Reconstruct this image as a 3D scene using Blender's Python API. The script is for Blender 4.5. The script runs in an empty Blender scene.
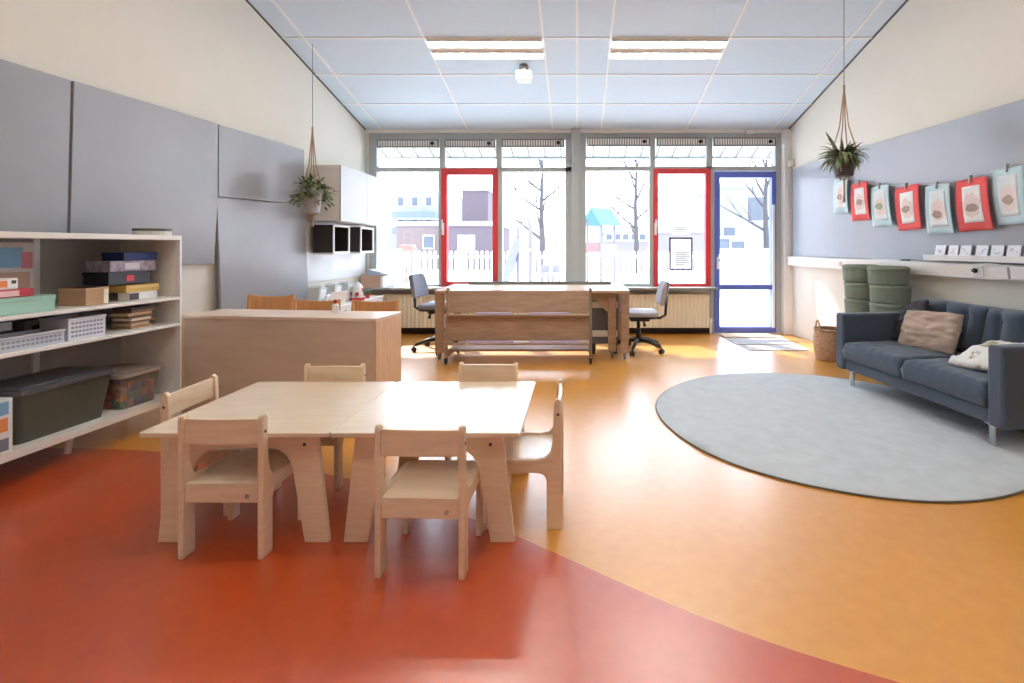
import bpy, bmesh, math, random
from mathutils import Vector, Matrix, noise
random.seed(7)
C = bpy.context.scene.collection
PI = math.pi
F, VX, VY, EYE = 495.0, 577.0, 246.0, 1.21      # focal length in pixels, vanishing point, eye height
BACK = 6.885                                    # distance of the window wall

# ------------------------------------------------------------------ materials
def lin(c):
    c = c / 255.0
    return c / 12.92 if c <= 0.04045 else ((c + 0.055) / 1.055) ** 2.4
def rgb(r, g, b): return (lin(r), lin(g), lin(b), 1.0)
MATS = {}
def mat(name, col, rough=0.6, metal=0.0, var=0.0, scale=8.0, bump=0.0, bscale=60.0, stretch=(1, 1, 1), coat=0.0, spec=0.5, sheen=0.0, col2=None, detail=4.0):
    if name in MATS: return MATS[name]
    m = bpy.data.materials.new(name); m.use_nodes = True
    nt = m.node_tree; b = nt.nodes['Principled BSDF']
    b.inputs['Roughness'].default_value = rough; b.inputs['Metallic'].default_value = metal
    b.inputs['Coat Weight'].default_value = coat; b.inputs['Coat Roughness'].default_value = max(.05, rough*.62); b.inputs['Specular IOR Level'].default_value = spec
    b.inputs['Sheen Weight'].default_value = sheen
    c = rgb(*col)
    tc = nt.nodes.new('ShaderNodeTexCoord'); mp = nt.nodes.new('ShaderNodeMapping')
    mp.inputs['Scale'].default_value = stretch
    nt.links.new(tc.outputs['Object'], mp.inputs['Vector'])
    n = nt.nodes.new('ShaderNodeTexNoise'); n.inputs['Scale'].default_value = scale; n.inputs['Detail'].default_value = detail
    nt.links.new(mp.outputs['Vector'], n.inputs['Vector'])
    r = nt.nodes.new('ShaderNodeValToRGB')
    r.color_ramp.elements[0].position = 0.3; r.color_ramp.elements[1].position = 0.7
    if col2: lo, hi = c, rgb(*col2)
    else:
        lo = tuple(max(0, x * (1 - var)) for x in c[:3]) + (1,); hi = tuple(min(1, x * (1 + var)) for x in c[:3]) + (1,)
    r.color_ramp.elements[0].color = lo; r.color_ramp.elements[1].color = hi
    nt.links.new(n.outputs['Fac'], r.inputs['Fac']); nt.links.new(r.outputs['Color'], b.inputs['Base Color'])
    if bump > 0:
        n2 = nt.nodes.new('ShaderNodeTexNoise'); n2.inputs['Scale'].default_value = bscale; n2.inputs['Detail'].default_value = 3
        nt.links.new(mp.outputs['Vector'], n2.inputs['Vector'])
        bp = nt.nodes.new('ShaderNodeBump'); bp.inputs['Strength'].default_value = bump; bp.inputs['Distance'].default_value = 0.01
        nt.links.new(n2.outputs['Fac'], bp.inputs['Height']); nt.links.new(bp.outputs['Normal'], b.inputs['Normal'])
    MATS[name] = m
    return m
def emit(name, col, strength):
    if name in MATS: return MATS[name]
    m = bpy.data.materials.new(name); m.use_nodes = True
    b = m.node_tree.nodes['Principled BSDF']
    b.inputs['Base Color'].default_value = rgb(*col); b.inputs['Emission Color'].default_value = rgb(*col)
    b.inputs['Emission Strength'].default_value = strength
    MATS[name] = m
    return m
def glass(name, tint=(250, 252, 255), refl=1.0):
    if name in MATS: return MATS[name]
    m = bpy.data.materials.new(name); m.use_nodes = True
    nt = m.node_tree; nt.nodes.clear()
    o = nt.nodes.new('ShaderNodeOutputMaterial'); mx = nt.nodes.new('ShaderNodeMixShader')
    t = nt.nodes.new('ShaderNodeBsdfTransparent'); t.inputs['Color'].default_value = rgb(*tint)
    g = nt.nodes.new('ShaderNodeBsdfGlossy'); g.inputs['Roughness'].default_value = 0.02
    lw = nt.nodes.new('ShaderNodeLayerWeight'); pw = nt.nodes.new('ShaderNodeMath'); pw.operation = 'POWER'; pw.inputs[1].default_value = 5.0
    f = nt.nodes.new('ShaderNodeMath'); f.operation = 'MULTIPLY_ADD'; f.inputs[1].default_value = 0.5; f.inputs[2].default_value = 0.03 * refl
    nt.links.new(lw.outputs['Facing'], pw.inputs[0]); nt.links.new(pw.outputs[0], f.inputs[0])
    nt.links.new(f.outputs[0], mx.inputs['Fac']); nt.links.new(t.outputs['BSDF'], mx.inputs[1]); nt.links.new(g.outputs['BSDF'], mx.inputs[2])
    nt.links.new(mx.outputs['Shader'], o.inputs['Surface'])
    MATS[name] = m
    return m
def plastic_clear(name, tint, body, fac):
    if name in MATS: return MATS[name]
    m = bpy.data.materials.new(name); m.use_nodes = True
    nt = m.node_tree; b = nt.nodes['Principled BSDF']; o = nt.nodes['Material Output']
    b.inputs['Base Color'].default_value = rgb(*body); b.inputs['Roughness'].default_value = 0.25
    t = nt.nodes.new('ShaderNodeBsdfTransparent'); t.inputs['Color'].default_value = rgb(*tint)
    mx = nt.nodes.new('ShaderNodeMixShader'); mx.inputs['Fac'].default_value = fac
    nt.links.new(t.outputs['BSDF'], mx.inputs[1]); nt.links.new(b.outputs['BSDF'], mx.inputs[2]); nt.links.new(mx.outputs['Shader'], o.inputs['Surface'])
    MATS[name] = m
    return m
WHITE_WALL = mat('painted wall', (229, 227, 217), 0.85, var=0.015, scale=3, bump=0.03, bscale=120)
BIRCH = mat('birch plywood', (240, 216, 184), 0.38, col2=(230, 201, 168), scale=6, stretch=(1, 1, 9), coat=0.15, detail=6)
BIRCH_TOP = mat('birch tabletop', (240, 220, 192), 0.34, col2=(232, 206, 174), scale=5, stretch=(1, 9, 1), coat=0.7, detail=6)
BEECH = mat('beech', (216, 158, 100), 0.45, col2=(202, 140, 84), scale=7, stretch=(9, 1, 1), detail=6)
OAK = mat('grey oak laminate', (184, 154, 128), 0.5, col2=(158, 128, 104), scale=5, stretch=(1, 9, 9), detail=7)
DESK_TOP = mat('pale oak desktop', (214, 186, 160), 0.32, col2=(202, 170, 142), scale=4, stretch=(1, 9, 9), coat=0.2)
PARTITION = mat('plywood sheet', (212, 190, 170), 0.55, col2=(202, 178, 156), scale=3, stretch=(1, 1, 5), detail=6)
PARTITION_END = mat('pine end panel', (226, 192, 160), 0.5, col2=(208, 170, 134), scale=7, stretch=(6, 6, 1), detail=6)
WHITE = mat('white lacquer', (238, 238, 236), 0.4, var=0.01)
WHITE_METAL = mat('white powder coat', (236, 232, 224), 0.4, var=0.01)
GREY_BOARD = mat('grey pinboard', (150, 152, 157), 0.42, var=0.04, scale=2.5, bump=0.03, bscale=200, spec=0.4, coat=0.7)
GREY_FRAME = mat('grey window paint', (182, 188, 188), 0.45, var=0.02)
RED = mat('red window paint', (208, 58, 62), 0.4, var=0.03)
BLUE = mat('blue door paint', (92, 110, 200), 0.4, var=0.03)
CHROME = mat('chrome', (200, 204, 208), 0.22, metal=1.0)
BLACK = mat('black plastic', (26, 27, 32), 0.45, var=0.05)
DARK = mat('dark grey plastic', (62, 62, 66), 0.5, var=0.05)
STEEL = mat('brushed steel', (170, 170, 168), 0.35, metal=0.9)
PAPER = mat('white paper', (240, 240, 238), 0.8, var=0.02)
GLASS = glass('window glass')

# ------------------------------------------------------------------ mesh building
class MB:
    def __init__(self): self.bm = bmesh.new()
    def add(self, vs, fs):
        v = [self.bm.verts.new(p) for p in vs]
        out = []
        for f in fs:
            try: out.append(self.bm.faces.new([v[i] for i in f]))
            except ValueError: pass
        return out
    def box(self, x0, x1, y0, y1, z0, z1, M=None):
        vs = [Vector(p) for p in ((x0,y0,z0),(x1,y0,z0),(x1,y1,z0),(x0,y1,z0),(x0,y0,z1),(x1,y0,z1),(x1,y1,z1),(x0,y1,z1))]
        if M is not None: vs = [M @ v for v in vs]
        self.add(vs, ((3,2,1,0),(4,5,6,7),(0,1,5,4),(1,2,6,5),(2,3,7,6),(3,0,4,7)))
        return self
    def tube(self, pts, r, n=10, cap=True):
        pts = [Vector(p) for p in pts]
        rs = list(r) if hasattr(r, '__iter__') else [r] * len(pts)
        rings = []; prev = None
        for i, p in enumerate(pts):
            t = (pts[min(i+1, len(pts)-1)] - pts[max(i-1, 0)]).normalized()
            if prev is None:
                a = Vector((0,0,1)) if abs(t.z) < 0.9 else Vector((1,0,0))
                u = t.cross(a).normalized()
            else:
                u = (prev - t * prev.dot(t))
                u = u.normalized() if u.length > 1e-6 else t.orthogonal().normalized()
            prev = u; w = t.cross(u)
            rings.append([self.bm.verts.new(p + (u*math.cos(2*PI*k/n) + w*math.sin(2*PI*k/n)) * rs[i]) for k in range(n)])
        for a, b in zip(rings, rings[1:]):
            for k in range(n): self.bm.faces.new((a[k], a[(k+1)%n], b[(k+1)%n], b[k]))
        if cap: self.bm.faces.new(rings[0][::-1]); self.bm.faces.new(rings[-1])
        return self
    def lathe(self, prof, n=28, c=(0,0,0), close=True):
        c = Vector(c); rings = []
        for r, z in prof:
            rings.append([self.bm.verts.new(c + Vector((r*math.cos(2*PI*k/n), r*math.sin(2*PI*k/n), z))) for k in range(n)])
        for a, b in zip(rings, rings[1:]):
            for k in range(n): self.bm.faces.new((a[k], a[(k+1)%n], b[(k+1)%n], b[k]))
        if close: self.bm.faces.new(rings[0][::-1]); self.bm.faces.new(rings[-1])
        return self
    def prism(self, poly, axis, a0, a1, M=None):
        """poly: 2D points; axis 'x': (y,z), 'y': (x,z), 'z': (x,y)"""
        def p3(p, a):
            v = Vector((a, p[0], p[1])) if axis == 'x' else Vector((p[0], a, p[1])) if axis == 'y' else Vector((p[0], p[1], a))
            return M @ v if M is not None else v
        n = len(poly)
        A = [self.bm.verts.new(p3(p, a0)) for p in poly]; B = [self.bm.verts.new(p3(p, a1)) for p in poly]
        self.bm.faces.new(A[::-1]); self.bm.faces.new(B)
        for i in range(n): self.bm.faces.new((A[i], A[(i+1)%n], B[(i+1)%n], B[i]))
        return self
    def grid(self, fn, nu, nv, closed_u=False):
        V = [[self.bm.verts.new(fn(i/nu, j/nv)) for j in range(nv+1)] for i in range(nu + (0 if closed_u else 1))]
        m = len(V)
        for i in range(nu):
            for j in range(nv):
                a, b = V[i], V[(i+1) % m]
                self.bm.faces.new((a[j], b[j], b[j+1], a[j+1]))
        return self
    def slab(self, front, back, nu, nv):
        """closed sheet between two surface functions of (u,v)"""
        A = [[self.bm.verts.new(front(i/nu, j/nv)) for j in range(nv+1)] for i in range(nu+1)]
        B = [[self.bm.verts.new(back(i/nu, j/nv)) for j in range(nv+1)] for i in range(nu+1)]
        for i in range(nu):
            for j in range(nv):
                self.bm.faces.new((A[i][j], A[i+1][j], A[i+1][j+1], A[i][j+1]))
                self.bm.faces.new((B[i][j+1], B[i+1][j+1], B[i+1][j], B[i][j]))
        for i in range(nu):
            self.bm.faces.new((A[i+1][0], A[i][0], B[i][0], B[i+1][0])); self.bm.faces.new((A[i][nv], A[i+1][nv], B[i+1][nv], B[i][nv]))
        for j in range(nv):
            self.bm.faces.new((A[0][j], A[0][j+1], B[0][j+1], B[0][j])); self.bm.faces.new((A[nu][j+1], A[nu][j], B[nu][j], B[nu][j+1]))
        return self
    def build(self, name, m, parent=None, bevel=0.0, smooth=False, seg=2, subsurf=0):
        bmesh.ops.recalc_face_normals(self.bm, faces=self.bm.faces[:])
        me = bpy.data.meshes.new(name); self.bm.to_mesh(me); self.bm.free()
        for x in (m if isinstance(m, (list, tuple)) else [m]): me.materials.append(x)
        o = bpy.data.objects.new(name, me); C.objects.link(o)
        if parent is not None: o.parent = parent
        if smooth:
            for p in me.polygons: p.use_smooth = True
        if bevel > 0:
            b = o.modifiers.new('bevel', 'BEVEL'); b.width = bevel; b.segments = seg; b.limit_method = 'ANGLE'; b.angle_limit = 0.6
        if subsurf:
            s = o.modifiers.new('sub', 'SUBSURF'); s.levels = subsurf; s.render_levels = subsurf
        return o
def box(name, m, dims, parent=None, bevel=0.003, M=None): return MB().box(*dims, M=M).build(name, m, parent, bevel)
def tag(o, label=None, cat=None, group=None, kind=None):
    if label: o['label'] = label
    if cat: o['category'] = cat
    if group: o['group'] = group
    if kind: o['kind'] = kind
    return o
def thing(name, label, cat, loc=(0,0,0), rz=0.0, group=None):
    o = bpy.data.objects.new(name, None); C.objects.link(o); o.empty_display_size = 0.1
    o.location = loc; o.rotation_euler = (0, 0, rz)
    return tag(o, label, cat, group)
def children(o): return [c for c in bpy.data.objects if c.parent == o]
def copy_tree(o, parent=None):
    c = o.copy(); C.objects.link(c)
    if parent is not None: c.parent = parent
    for ch in children(o): copy_tree(ch, c)
    return c
def place(o, loc, rz, label, group=None):
    o.location = loc; o.rotation_euler = (0, 0, rz); o['label'] = label
    if group: o['group'] = group
    return o
def struct(o): o['kind'] = 'structure'; return o
def rrect(w, d, r, n=5):
    pts = []
    for cx, cy, a0 in ((w-r, d-r, 0), (-w+r, d-r, 90), (-w+r, -d+r, 180), (w-r, -d+r, 270)):
        for k in range(n+1):
            a = math.radians(a0 + 90*k/n); pts.append((cx + r*math.cos(a), cy + r*math.sin(a)))
    return pts

# ------------------------------------------------------------------ room geometry
def ceil_z(y): return 2.81 + 0.23 * (BACK - y)
def wall_x(y, z, side):
    k = 0.16 if side > 0 else 0.14
    return side * (2.925 + k * (BACK - y) * (1 - z / ceil_z(y)))
def wall_y(px, z, side, inset=0.0):
    lo, hi = 0.8, BACK + 1
    for _ in range(50):
        y = (lo + hi) / 2
        p = VX + (wall_x(y, z, side) - side * inset) * F / y
        if (p > px) == (side > 0): lo = y
        else: hi = y
    return (lo + hi) / 2
def at(px, py, y): return Vector(((px - VX) * y / F, y, EYE + (VY - py) * y / F))
REAR = -2.6
# floor: orange-yellow linoleum with a curved red field
curve = [(-4.6, 3.1), (-3.6, 2.99), (-2.73, 2.945), (-2.1, 2.85), (-1.28, 2.61), (-0.75, 2.36), (-0.26, 2.07), (0.085, 1.83), (0.40, 1.62), (0.737, 1.44), (1.3, 1.22), (2.2, 0.95), (4.6, 0.5)]
def smooth_curve(c, n=5):
    out = []
    for i in range(len(c)-1):
        p0, p1, p2, p3 = c[max(i-1,0)], c[i], c[i+1], c[min(i+2,len(c)-1)]
        for k in range(n):
            t = k / n
            out.append(tuple(0.5*((2*p1[j]) + (-p0[j]+p2[j])*t + (2*p0[j]-5*p1[j]+4*p2[j]-p3[j])*t*t + (-p0[j]+3*p1[j]-3*p2[j]+p3[j])*t**3) for j in (0,1)))
    return out + [c[-1]]
cv = smooth_curve(curve)
m = MB()
top_y = BACK + 0.11
f1 = m.add([(x, y, 0) for x, y in cv] + [(x, top_y, 0) for x, y in cv], [(i, i+1, len(cv)+i+1, len(cv)+i) for i in range(len(cv)-1)])
f2 = m.add([(x, y, 0) for x, y in cv] + [(x, REAR - 0.1, 0) for x, y in cv], [(i+1, i, len(cv)+i, len(cv)+i+1) for i in range(len(cv)-1)])
for f in f2: f.material_index = 1
m.add([(-4.6, REAR-0.1, -0.1), (4.6, REAR-0.1, -0.1), (4.6, top_y, -0.1), (-4.6, top_y, -0.1)], [(0,3,2,1)])
def lino(name, a, b, c):
    mm = mat(name, a, 0.27, col2=b, scale=16, bump=0.015, bscale=90, spec=0.5, coat=1.0, detail=9)
    mm.node_tree.nodes['Principled BSDF'].inputs['Coat Roughness'].default_value = 0.36; mm.node_tree.nodes['Principled BSDF'].inputs['Coat IOR'].default_value = 1.68
    return mm
Y_FLOOR = lino('orange yellow linoleum', (226, 157, 54), (221, 149, 46), 0)
R_FLOOR = lino('red linoleum', (190, 74, 20), (184, 66, 14), 0)
struct(m.build('floor', [Y_FLOOR, R_FLOOR]))
def make_wall(name, side):
    T = 0.15
    m = MB()
    fr = lambda u, v: (lambda y: Vector((wall_x(y, v*ceil_z(y), side), y, v*ceil_z(y))))(REAR + u*(BACK+0.12-REAR))
    bk = lambda u, v: fr(u, v) + Vector((side*T, 0, 0))
    m.slab(fr, bk, 24, 8)
    return struct(m.build(name, WHITE_WALL))
make_wall('wall_left', -1); make_wall('wall_right', 1)
struct(box('wall_rear', WHITE_WALL, (-4.6, 4.6, REAR-0.12, REAR, 0, 5.2), bevel=0))
CEIL_TILE = mat('blue ceiling tile', (214, 234, 252), 0.9, var=0.012, scale=30, bump=0.04, bscale=250)
m = MB()
m.slab(lambda u, v: Vector((-3.2+6.4*u, REAR-0.12 + (BACK+0.12-REAR+0.12)*v, ceil_z(REAR-0.12 + (BACK+0.12-REAR+0.12)*v))),
       lambda u, v: Vector((-3.2+6.4*u, REAR-0.12 + (BACK+0.12-REAR+0.12)*v, ceil_z(REAR-0.12 + (BACK+0.12-REAR+0.12)*v)+0.12)), 1, 1)
struct(m.build('ceiling', CEIL_TILE))
GRID = mat('white ceiling grid', (240, 246, 252), 0.6)
A_C = math.atan(0.23)
def ceil_bar(x0, x1, y0, y1, mm=GRID, drop=0.008):
    return [(x0,y0,ceil_z(y0)-drop),(x1,y0,ceil_z(y0)-drop),(x1,y1,ceil_z(y1)-drop),(x0,y1,ceil_z(y1)-drop),
            (x0,y0,ceil_z(y0)+0.01),(x1,y0,ceil_z(y0)+0.01),(x1,y1,ceil_z(y1)+0.01),(x0,y1,ceil_z(y1)+0.01)]
BF = ((3,2,1,0),(4,5,6,7),(0,1,5,4),(1,2,6,5),(2,3,7,6),(3,0,4,7))
SEAM_Y = [6.16 - 0.633*k for k in range(14)]
SEAM_X = [-2.7, -1.51, -0.335, 0.0, 0.335, 1.51, 2.7]
ti = 1
m = MB()
for y in SEAM_Y: m.add(ceil_bar(-2.93, 2.93, y-0.012, y+0.012, drop=0.006), BF)
for x in SEAM_X: m.add(ceil_bar(x-0.012, x+0.012, REAR, BACK, drop=0.008), BF)
struct(m.build('trim_1', GRID))
m = MB()
for s in (-1, 1): m.add(ceil_bar(s*2.925-0.012, s*2.925+0.012, REAR, BACK, drop=0.012), BF)
struct(m.build('trim_2', mat('shadow gap', (90, 94, 98), 0.7)))
# ------------------------------------------------------------------ window wall
S = F / BACK
def wx(px): return (px - VX) / S
def wz(py): return EYE + (VY - py) / S
Y0, Y1 = BACK - 0.03, BACK + 0.07     # frame depth
SILL = 0.65
struct(box('wall_back', mat('cream wall', (230, 224, 208), 0.8, var=0.015), (-3.0, wx(712), BACK, BACK+0.12, 0, SILL-0.03), bevel=0))
struct(box('trim_3', WHITE, (-2.93, 2.93, BACK-0.05, BACK+0.1, wz(133.6), wz(131)+0.02), bevel=0))
struct(box('trim_4', mat('grey stone sill', (150, 154, 154), 0.35), (-2.9, wx(713), BACK-0.25, BACK+0.1, SILL-0.03, SILL), bevel=0.004))
struct(box('baseboard_back', mat('dark baseboard', (52, 32, 28), 0.5), (-2.9, wx(712), BACK-0.015, BACK, 0, 0.10), bevel=0))
fr = MB()   # fixed grey frames
def bar(x0, x1, y0, y1): fr.box(wx(x0), wx(x1), Y0, Y1, wz(y1), wz(y0))
def group_frame(name, bars):
    global fr
    fr = MB()
    for b in bars: bar(*b)
    return struct(fr.build(name, GREY_FRAME, None, 0.004))
w1 = group_frame('window_1', [(369, 377.5, 133.6, 287), (377.5, 572, 133.6, 140.5), (377.5, 572, 167.5, 172), (440, 445.5, 140.5, 167.5), (496.5, 502, 140.5, 167.5),
      (439, 442.5, 172, 287), (498, 502.5, 172, 287), (565.5, 572, 140.5, 287), (377.5, 441, 284.5, 287.5), (500, 566, 284.5, 287.5)])
w2 = group_frame('window_2', [(579.5, 586, 133.6, 287), (586, 776, 133.6, 139), (586, 776, 166.5, 171), (650, 655, 139, 167), (706, 712, 139, 171), (649, 653.5, 171, 287), (709.5, 714, 171, 333),
      (774.5, 780.5, 133.6, 333), (586, 650, 283.5, 287.5)])
struct(box('column', GREY_FRAME, (wx(571.6), wx(580), BACK-0.12, BACK+0.1, SILL, wz(131)), bevel=0.004))
struct(box('trim_5', WHITE, (wx(780.2), wx(788)+0.05, BACK-0.13, BACK+0.08, 0, wz(131)), bevel=0.004))
struct(box('trim_6', WHITE_WALL, (-2.96, wx(370), BACK-0.04, BACK+0.1, 0, wz(131)), bevel=0))
def pane(parent, x0, x1, y0, y1, name='pane', y=BACK+0.02):
    return box(name, GLASS, (wx(x0), wx(x1), y-0.004, y+0.004, wz(y1), wz(y0)), parent, 0)
for a in ((377, 441, 140.5, 168), (445, 497, 140.5, 168), (501.5, 566, 140.5, 168), (377, 440, 171.5, 285), (502, 566, 171.5, 285)): pane(w1, *a)
for a in ((585.5, 651, 139, 167), (654.5, 707, 139, 167), (711.5, 775, 139, 167), (585.5, 650, 170.5, 284)): pane(w2, *a)
LATTICE = mat('vent slats', (246, 246, 242), 0.5)
VDARK = mat('vent dark', (124, 124, 124), 0.6)
def vent(parent, x0, x1, y0, y1):
    b = box('vent', VDARK, (wx(x0), wx(x1), Y0-0.04, Y0-0.001, wz(y1), wz(y0)), parent, 0.002)
    mm = MB(); n = int((x1-x0)/2.5)
    for i in range(n):
        xx = x0 + 1.0 + (x1-x0-2.0)*(i+0.15)/n
        mm.box(wx(xx), wx(xx + 0.62*(x1-x0-2)/n), Y0-0.046, Y0-0.039, wz(y1-1.2), wz(y0+1.2))
    mm.build('vent_slats', LATTICE, b)
    k = MB().lathe([(0.025, 0), (0.025, 0.02), (0.018, 0.026)], 14)
    k = k.build('vent_knob', BLACK, b); k.rotation_euler = (PI/2, 0, 0); k.location = (wx(x1-6), Y0-0.046, wz((y0+y1)/2))
for a in ((379, 440, 140.5, 148.5), (446, 496, 140.5, 148.5), (502.5, 564.5, 140, 148)): vent(w1, *a)
for a in ((586.5, 649.5, 138.5, 147), (656, 705, 138.5, 147), (712.5, 774, 138.5, 147)): vent(w2, *a)
def sash(name, mm, x0, x1, y0, y1, ix0, ix1, iy0, iy1, hx, hy, extra=None):
    mb = MB(); yy0, yy1 = Y0-0.02, Y1-0.02
    mb.box(wx(x0), wx(ix0), yy0, yy1, wz(y1), wz(y0)); mb.box(wx(ix1), wx(x1), yy0, yy1, wz(y1), wz(y0))
    mb.box(wx(ix0), wx(ix1), yy0, yy1, wz(iy0), wz(y0)); mb.box(wx(ix0), wx(ix1), yy0, yy1, wz(y1), wz(iy1))
    if extra: mb.box(wx(ix0), wx(ix1), yy0, yy1, wz(extra[1]), wz(extra[0]))
    o = struct(mb.build(name, mm, None, 0.004))
    pane(o, ix0-0.5, ix1+0.5, iy0-0.5, iy1+0.5)
    h = MB(); h.box(wx(hx-1.2), wx(hx+1.2), yy0-0.012, yy0, wz(hy+6), wz(hy-6)); h.tube([(wx(hx), yy0-0.01, wz(hy)), (wx(hx), yy0-0.045, wz(hy)), (wx(hx), yy0-0.05, wz(hy-9))], 0.009, 8)
    h.build('handle', WHITE, o)
    return o
r1 = sash('window_3', RED, 442, 498.3, 169, 287, 447.7, 493, 175, 281.5, 444, 229)
r2 = sash('window_4', RED, 653, 710, 169, 287.3, 657.7, 704.8, 174, 283.5, 655, 229)
d1 = sash('door_1', BLUE, 714, 775, 172, 332.2, 719, 770.5, 178, 326.5, 717, 263, extra=(284.5, 289.5))
hb = MB(); hb.tube([(wx(717), Y0-0.03, wz(260)), (wx(717), Y0-0.08, wz(260)), (wx(724.5), Y0-0.08, wz(260))], 0.01, 8); hb.build('door_handle', STEEL, d1)
hb = MB(); hb.box(wx(770.8), wx(773.2), Y0-0.034, Y0-0.02, wz(327), wz(205)); hb.build('cover_strip', WHITE, d1)
struct(box('trim_7', mat('pale threshold', (206, 200, 186), 0.6), (wx(713), wx(781), BACK-0.06, BACK+0.12, 0, wz(332.2)), bevel=0.003))
# sensor above the right window
t = tag(box('motion_sensor', WHITE, (wx(744), wx(752), BACK-0.12, BACK-0.05, wz(135), wz(131.5)), None, 0.006), 'small white sensor box at the ceiling above the blue door', 'sensor')
# radiators
def radiator(px0, px1, label):
    t = thing('radiator', label, 'radiator', (0, BACK-0.12, 0), 0, 'radiators under the windows')
    x0, x1 = wx(px0), wx(px1); mm = MB()
    n = int((x1-x0)/0.055)
    mm.slab(lambda u, v: Vector((x0+(x1-x0)*u, -0.05 + 0.004*math.cos(u*n*2*PI), 0.10+0.44*v)), lambda u, v: Vector((x0+(x1-x0)*u, 0.0, 0.10+0.44*v)), n*6, 1)
    RAD = mat('cream radiator enamel', (232, 222, 198), 0.4)
    mm.build('panel', RAD, t, smooth=False)
    box('top_grille', RAD, (x0, x1, -0.052, 0.05, 0.54, 0.556), t)
    v = MB().tube([(x1+0.03, 0.0, 0.0), (x1+0.03, 0.0, 0.16), (x1-0.02, 0.0, 0.16)], 0.012, 8); v.build('pipe', WHITE, t)
    v = MB().lathe([(0.018, 0), (0.022, 0.03), (0.016, 0.06)], 12, (x1+0.03, 0, 0.16)); v.build('valve', WHITE, t)
    for xx in (x0+0.2, x1-0.2): box('bracket', RAD, (xx-0.02, xx+0.02, 0.0, 0.119, 0.3, 0.5), t)
radiator(386, 566, 'long cream radiator under the left window group behind desk')
radiator(586, 706, 'cream ribbed radiator under the right window beside blue door')
PAPER_T = bpy.data.materials.new('translucent paper'); PAPER_T.use_nodes = True
_n = PAPER_T.node_tree; _b = _n.nodes['Principled BSDF']; _b.inputs['Base Color'].default_value = rgb(242, 242, 240); _b.inputs['Roughness'].default_value = .8
_t = _n.nodes.new('ShaderNodeBsdfTranslucent'); _t.inputs['Color'].default_value = rgb(246, 246, 244); _m = _n.nodes.new('ShaderNodeMixShader'); _m.inputs['Fac'].default_value = .35
_n.links.new(_b.outputs['BSDF'], _m.inputs[1]); _n.links.new(_t.outputs['BSDF'], _m.inputs[2]); _n.links.new(_m.outputs['Shader'], _n.nodes['Material Output'].inputs['Surface'])
# notice in red window
t = thing('window_notice', 'framed white notice with dark blue border in right red window', 'notice', (0, Y0-0.001, 0))
mm = MB()
for d in ((668.7, 670.2, 237.5, 270), (690.6, 692, 237.5, 270), (670.2, 690.6, 237.5, 239), (670.2, 690.6, 268.6, 270)): mm.box(wx(d[0]), wx(d[1]), -0.004, 0.004, wz(d[3]), wz(d[2]))
mm.build('frame', mat('navy frame', (52, 44, 96), 0.5), t)
box('sheet', PAPER_T, (wx(670), wx(690.8), -0.003, 0, wz(268.6), wz(239)), t, 0)
mm = MB()
for i in range(7): mm.box(wx(675), wx(675 + (14, 12, 14, 11, 13, 14, 9)[i]), -0.0042, -0.003, wz(252.6+i*2), wz(251.6+i*2))
mm.build('text_lines', mat('grey print', (150, 158, 176), 0.8), t)
t = thing('window_note', 'small plain white note above framed notice in red window', 'notice', (0, Y0-0.001, 0))
box('sheet', PAPER_T, (wx(672), wx(690), 0.0, 0.003, wz(235), wz(223)), t, 0)
mm = MB()
for i in range(3): mm.box(wx(674), wx(687-i), -0.0012, 0, wz(227.6+i*2.4), wz(226.8+i*2.4))
mm.build('text_lines', MATS['grey print'], t)

# ------------------------------------------------------------------ boards on the walls
def wall_board(name, side, ya, yb, za, zb, th, mm, off=0.0, off_bot=None, parent=None, nu=10):
    """a board on a side wall; za/zb are (z at ya, z at yb); off = gap between wall and board"""
    ob = off if off_bot is None else off_bot
    def P(u, v, extra):
        y = 0
        for _ in range(3):
            zq = za[0]+(zb[0]-za[0])*v if y == 0 else z
            A_ = ya(zq) if callable(ya) else ya; B_ = yb(zq) if callable(yb) else yb
            y = A_ + (B_-A_)*u; z0 = za[0]+(za[1]-za[0])*u; z1 = zb[0]+(zb[1]-zb[0])*u; z = z0+(z1-z0)*v
        z0 = za[0]+(za[1]-za[0])*u; z1 = zb[0]+(zb[1]-zb[0])*u; z = z0+(z1-z0)*v
        return Vector((wall_x(y, z, side) - side*(ob+(off-ob)*v+extra), y, z))
    m = MB(); m.slab(lambda u, v: P(u, v, th), lambda u, v: P(u, v, 0.0), nu, 4)
    return m.build(name, mm, parent, 0.002)
def zat(py, y): return EYE + (VY-py)*y/F
edge_a = lambda z: wall_y(68 + 4*(z-1.2)/1.0, z, -1, .03)
edge_b = lambda z: wall_y(217.5 - 3.5*max(0, 1.62-z)/.55, z, -1, .03)
edge_d = lambda z: wall_y(219.5 - 1.5*z/1.6, z, -1, .07 - .03*z/1.6)
edge_c = lambda z: wall_y(304, z, -1, .03)
yb, yc = edge_b(1.7), edge_c(1.9)
sh = lambda f, d: (lambda z: f(z)+d)
o = wall_board('pinboard', -1, 1.0, sh(edge_a, -.008), (1.06, 1.06), (2.225, 2.228), 0.03, GREY_BOARD, 0.002)
tag(o, 'grey pinboard above the left end of white shelf unit, nearest the camera', 'pinboard', 'grey boards on the left wall')
o = wall_board('pinboard', -1, sh(edge_a, .004), sh(edge_b, -.006), (1.06, 1.06), (2.228, 2.238), 0.03, GREY_BOARD, 0.008)
tag(o, 'large grey pinboard on left wall above shelf, bottom edge free', 'pinboard', 'grey boards on the left wall')
o = wall_board('pinboard', -1, sh(edge_b, .012), edge_c, (zat(197, yb)+.006, zat(205, yc)+.006), (2.238, 2.25), 0.03, GREY_BOARD, 0.002)
tag(o, 'upper grey pinboard behind the hanging plant on left wall', 'pinboard', 'grey boards on the left wall')
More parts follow.
